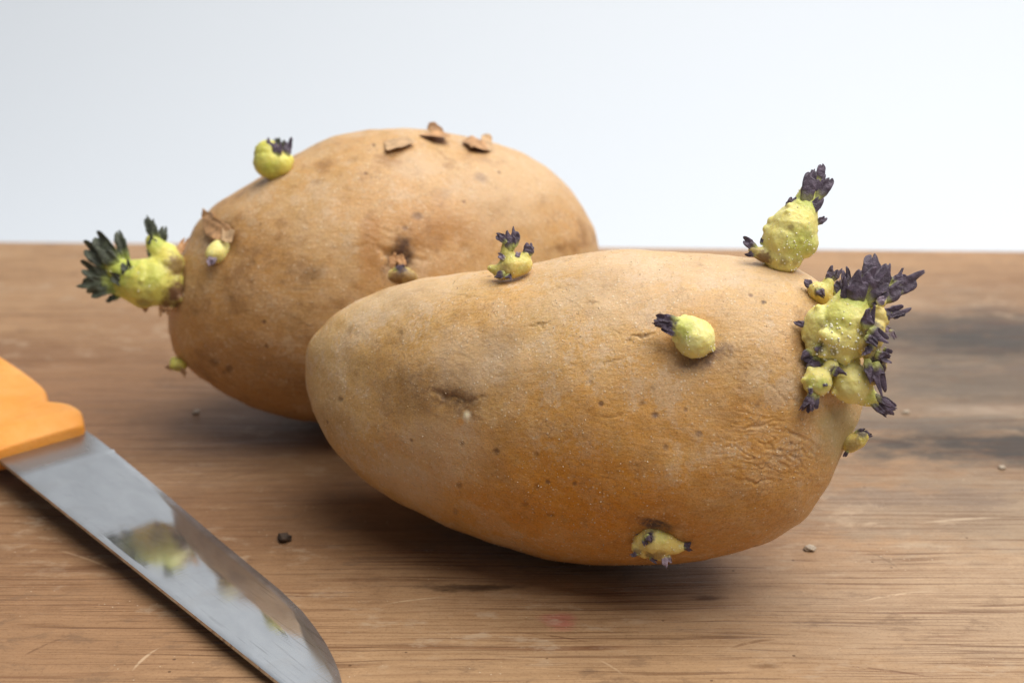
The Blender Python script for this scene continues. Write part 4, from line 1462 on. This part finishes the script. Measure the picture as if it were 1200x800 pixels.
# K: peeling skin on top
flake(TB, 'skin_flake', [(449, 168), (476, 162), (487, 173), (470, 179), (452, 182)], M_FLAKE_T, [1, 1, 5, 6, 5])
flake(TB, 'skin_flake', [(490, 160), (508, 157), (524, 163), (527, 170), (508, 168)], M_FLAKE, [1, 2, 5, 8, 7])
flake(TB, 'skin_flake', [(500, 156), (502, 142), (510, 142), (520, 152), (524, 164)], M_FLAKE, [0, 8, 9, 5, 1], dz=-2)
flake(TB, 'skin_flake', [(540, 168), (552, 163), (566, 170), (572, 180), (556, 178)], M_FLAKE, [2, 3, 3, 2, 4])
flake(TB, 'skin_flake', [(562, 176), (564, 160), (570, 156), (576, 168), (574, 180)], M_FLAKE_T, [1, 6, 8, 4, 1], dz=-2)
flake(TB, 'skin_flake', [(546, 172), (556, 166), (562, 174), (552, 178)], M_FLAKE, [1, 5, 2, 4])

# ------------------------------------------------------------------ knife
KO = np.array([-0.13568, 0.34478, 0.0085])
KT = np.array([0.68417, -0.72780, -0.04722])
KN = np.array([0.03235, -0.03441, 0.99888])
KS = np.array([0.72861, 0.68493, 0.0])
knife = empty('kitchen_knife', (0, 0, 0), 'kitchen knife with an orange plastic handle lying beside the potatoes', 'knife')
MK = Matrix(((KT[0], KS[0], KN[0], KO[0]), (KT[1], KS[1], KN[1], KO[1]), (KT[2], KS[2], KN[2], KO[2]), (0, 0, 0, 1)))
knife.matrix_world = MK


def build_blade():
    ts = np.concatenate([np.linspace(-0.012, 0.0098, 8), [0.0102], np.linspace(0.0112, 0.10, 40), np.linspace(0.102, 0.1455, 40)])
    es = np.array([(-0.012, 0.0262), (0.0, 0.0265), (0.0098, 0.0261), (0.0102, 0.0266), (0.0433, 0.0246), (0.0708, 0.0226), (0.0979, 0.0210), (0.1080, 0.0198), (0.1157, 0.0180), (0.1220, 0.0162), (0.1274, 0.0142), (0.1320, 0.0122), (0.1359, 0.0101), (0.1405, 0.0066), (0.1440, 0.0030), (0.1455, 0.0008)])
    edge = np.interp(ts, es[:, 0], es[:, 1])
    ns = 26
    V = []
    tint = []
    for t, e in zip(ts, edge):
        back_s = 0.0 + 0.0004 * max(0, (t - 0.13) / 0.015)
        for side in (1, -1):
            for j in range(ns):
                u = j / (ns - 1)
                s_ = back_s + (e - back_s) * (u if side > 0 else 1 - u)
                de = e - s_
                half = 0.00065
                if t > 0.0102:
                    half = min(half, 0.00010 + de * 0.20, 0.00040 + de * 0.033)
                if (side > 0 and j == 0) or (side < 0 and j == ns - 1):
                    half *= 0.72
                V.append((t, s_, half * side - s_ * 0.0175))
                bev = 1.0 - smooth01(np.array([de]), 0.0016, 0.0024)[0] if t > 0.0102 else 0
                band = smooth01(np.array([t]), 0.0105, 0.0085)[0] * smooth01(np.array([s_ + t * 0.6]), 0.029, 0.024)[0]
                tint.append((max(bev, 0.45 * smooth01(np.array([t]), 0.115, 0.135)[0]), band, 0))
    n2 = 2 * ns
    Fc = []
    for i in range(len(ts) - 1):
        for j in range(n2):
            a = i * n2 + j
            b = i * n2 + (j + 1) % n2
            Fc.append((a, b, b + n2, a + n2))
    nt_ = len(ts) - 1
    for j in range(ns - 1):
        k0 = j
        k1 = j + 1
        Fc.append((k0, n2 - 1 - k0, n2 - 1 - k1, k1))
        a = nt_ * n2
        Fc.append((a + k0, a + k1, a + n2 - 1 - k1, a + n2 - 1 - k0))
    ob = mesh_np('blade', V, Fc, M_STEEL, knife)
    bm = bmesh.new()
    bm.from_mesh(ob.data)
    bmesh.ops.recalc_face_normals(bm, faces=bm.faces[:])
    bm.to_mesh(ob.data)
    bm.free()
    set_color(ob.data, 'tint', np.array(tint))
    ob.data.set_sharp_from_angle(angle=math.radians(25))


def build_handle():
    # t, s centre, half width, half height, vertical offset
    sec = [(-0.0030, 0.0116, 0.0096, 0.0023, 0.0002), (-0.0032, 0.0118, 0.0128, 0.0033, 0.0002), (-0.0040, 0.0123, 0.0135, 0.0037, 0.0002), (-0.0085, 0.0132, 0.0144, 0.0059, 0.0000), (-0.0092, 0.0133, 0.0145, 0.0062, -0.0001), (-0.0102, 0.0134, 0.0146, 0.0062, -0.0001), (-0.0140, 0.0134, 0.0146, 0.0062, -0.0002), (-0.0168, 0.0127, 0.0139, 0.0062, -0.0002), (-0.0194, 0.0115, 0.0126, 0.0061, -0.0002), (-0.0216, 0.0114, 0.0121, 0.0061, -0.0002), (-0.0245, 0.0119, 0.0131, 0.0062, -0.0002), (-0.0290, 0.0130, 0.0142, 0.0062, -0.0002), (-0.0380, 0.0133, 0.0145, 0.0063, -0.0003), (-0.0550, 0.0134, 0.0146, 0.0064, -0.0004), (-0.0750, 0.0128, 0.0140, 0.0064, -0.0005), (-0.0950, 0.0120, 0.0132, 0.0062, -0.0008), (-0.1080, 0.0113, 0.0125, 0.0059, -0.0010), (-0.1150, 0.0102, 0.0108, 0.0048, -0.0012), (-0.1180, 0.0101, 0.0066, 0.0031, -0.0012)]
    ns = 40
    V = []
    for (t, c, w, h, o) in sec:
        for j in range(ns):
            a = 2 * math.pi * j / ns
            ca, sa = math.cos(a), math.sin(a)
            V.append((t, c + w * math.copysign(abs(ca) ** 0.36, ca), o + h * math.copysign(abs(sa) ** 0.42, sa)))
    Fc = []
    for i in range(len(sec) - 1):
        for j in range(ns):
            a = i * ns + j
            b = i * ns + (j + 1) % ns
            Fc.append((a, b, b + ns, a + ns))
    me = bpy.data.meshes.new('handle')
    me.from_pydata(V, [], Fc + [tuple(range(ns - 1, -1, -1)), tuple(range((len(sec) - 1) * ns, len(sec) * ns))])
    bm = bmesh.new()
    bm.from_mesh(me)
    bmesh.ops.recalc_face_normals(bm, faces=bm.faces[:])
    bm.to_mesh(me)
    bm.free()
    me.polygons.foreach_set('use_smooth', np.ones(len(me.polygons), bool))
    me.materials.append(M_HANDLE)
    ob = bpy.data.objects.new('handle', me)
    sb = ob.modifiers.new('smooth', 'SUBSURF')
    sb.levels = sb.render_levels = 2
    link(ob, knife)


build_blade()
build_handle()

# ------------------------------------------------------------------ crumbs on the board


def crumb(px, py, size, mat, label, flat=0.6, sx=1.3, seed=0.0):
    p = ground(px, py)
    d = (p - CAMP) @ FW
    r = size * d / F * 0.5
    bm = bmesh.new()
    bmesh.ops.create_icosphere(bm, subdivisions=3, radius=1.0)
    for v in bm.verts:
        c = np.array(v.co)
        k = 1 + 0.75 * fbm(np.array([c * 1.4 + seed]), 3)[0]
        v.co = Vector((c[0] * k * r * sx, c[1] * k * r, max(c[2] * k, -0.75) * r * flat))
    zmin = min(v.co.z for v in bm.verts)
    for v in bm.verts:
        v.co.z -= zmin - 0.0001
    me = bpy.data.meshes.new('crumb')
    bm.to_mesh(me)
    bm.free()
    me.polygons.foreach_set('use_smooth', np.ones(len(me.polygons), bool))
    me.materials.append(mat)
    ob = bpy.data.objects.new('crumb', me)
    ob.location = p
    ob['label'] = label
    ob['category'] = 'crumb'
    ob['group'] = 'crumbs scattered on the board'
    link(ob)


crumb(333, 634, 13, M_SOIL, 'dark brown crumb on the board between the knife blade and the front potato', 0.9, 1.2, 1.0)
crumb(949, 644, 11, M_CHIP, 'pale chip on the board just right of the lower end of the front potato', 0.5, 1.2, 2.0)
crumb(230, 484, 9, M_CHIP, 'pale fleck on the board below the left end of the back potato', 0.35, 1.0, 3.0)
crumb(1062, 484, 7, M_CHIP, 'pale fleck on the board right of the purple tipped sprout cluster', 0.5, 1.2, 4.0)
crumb(1174, 549, 7, M_CHIP, 'pale fleck on the board near the right edge below the dark grey stain', 0.5, 1.3, 5.0)
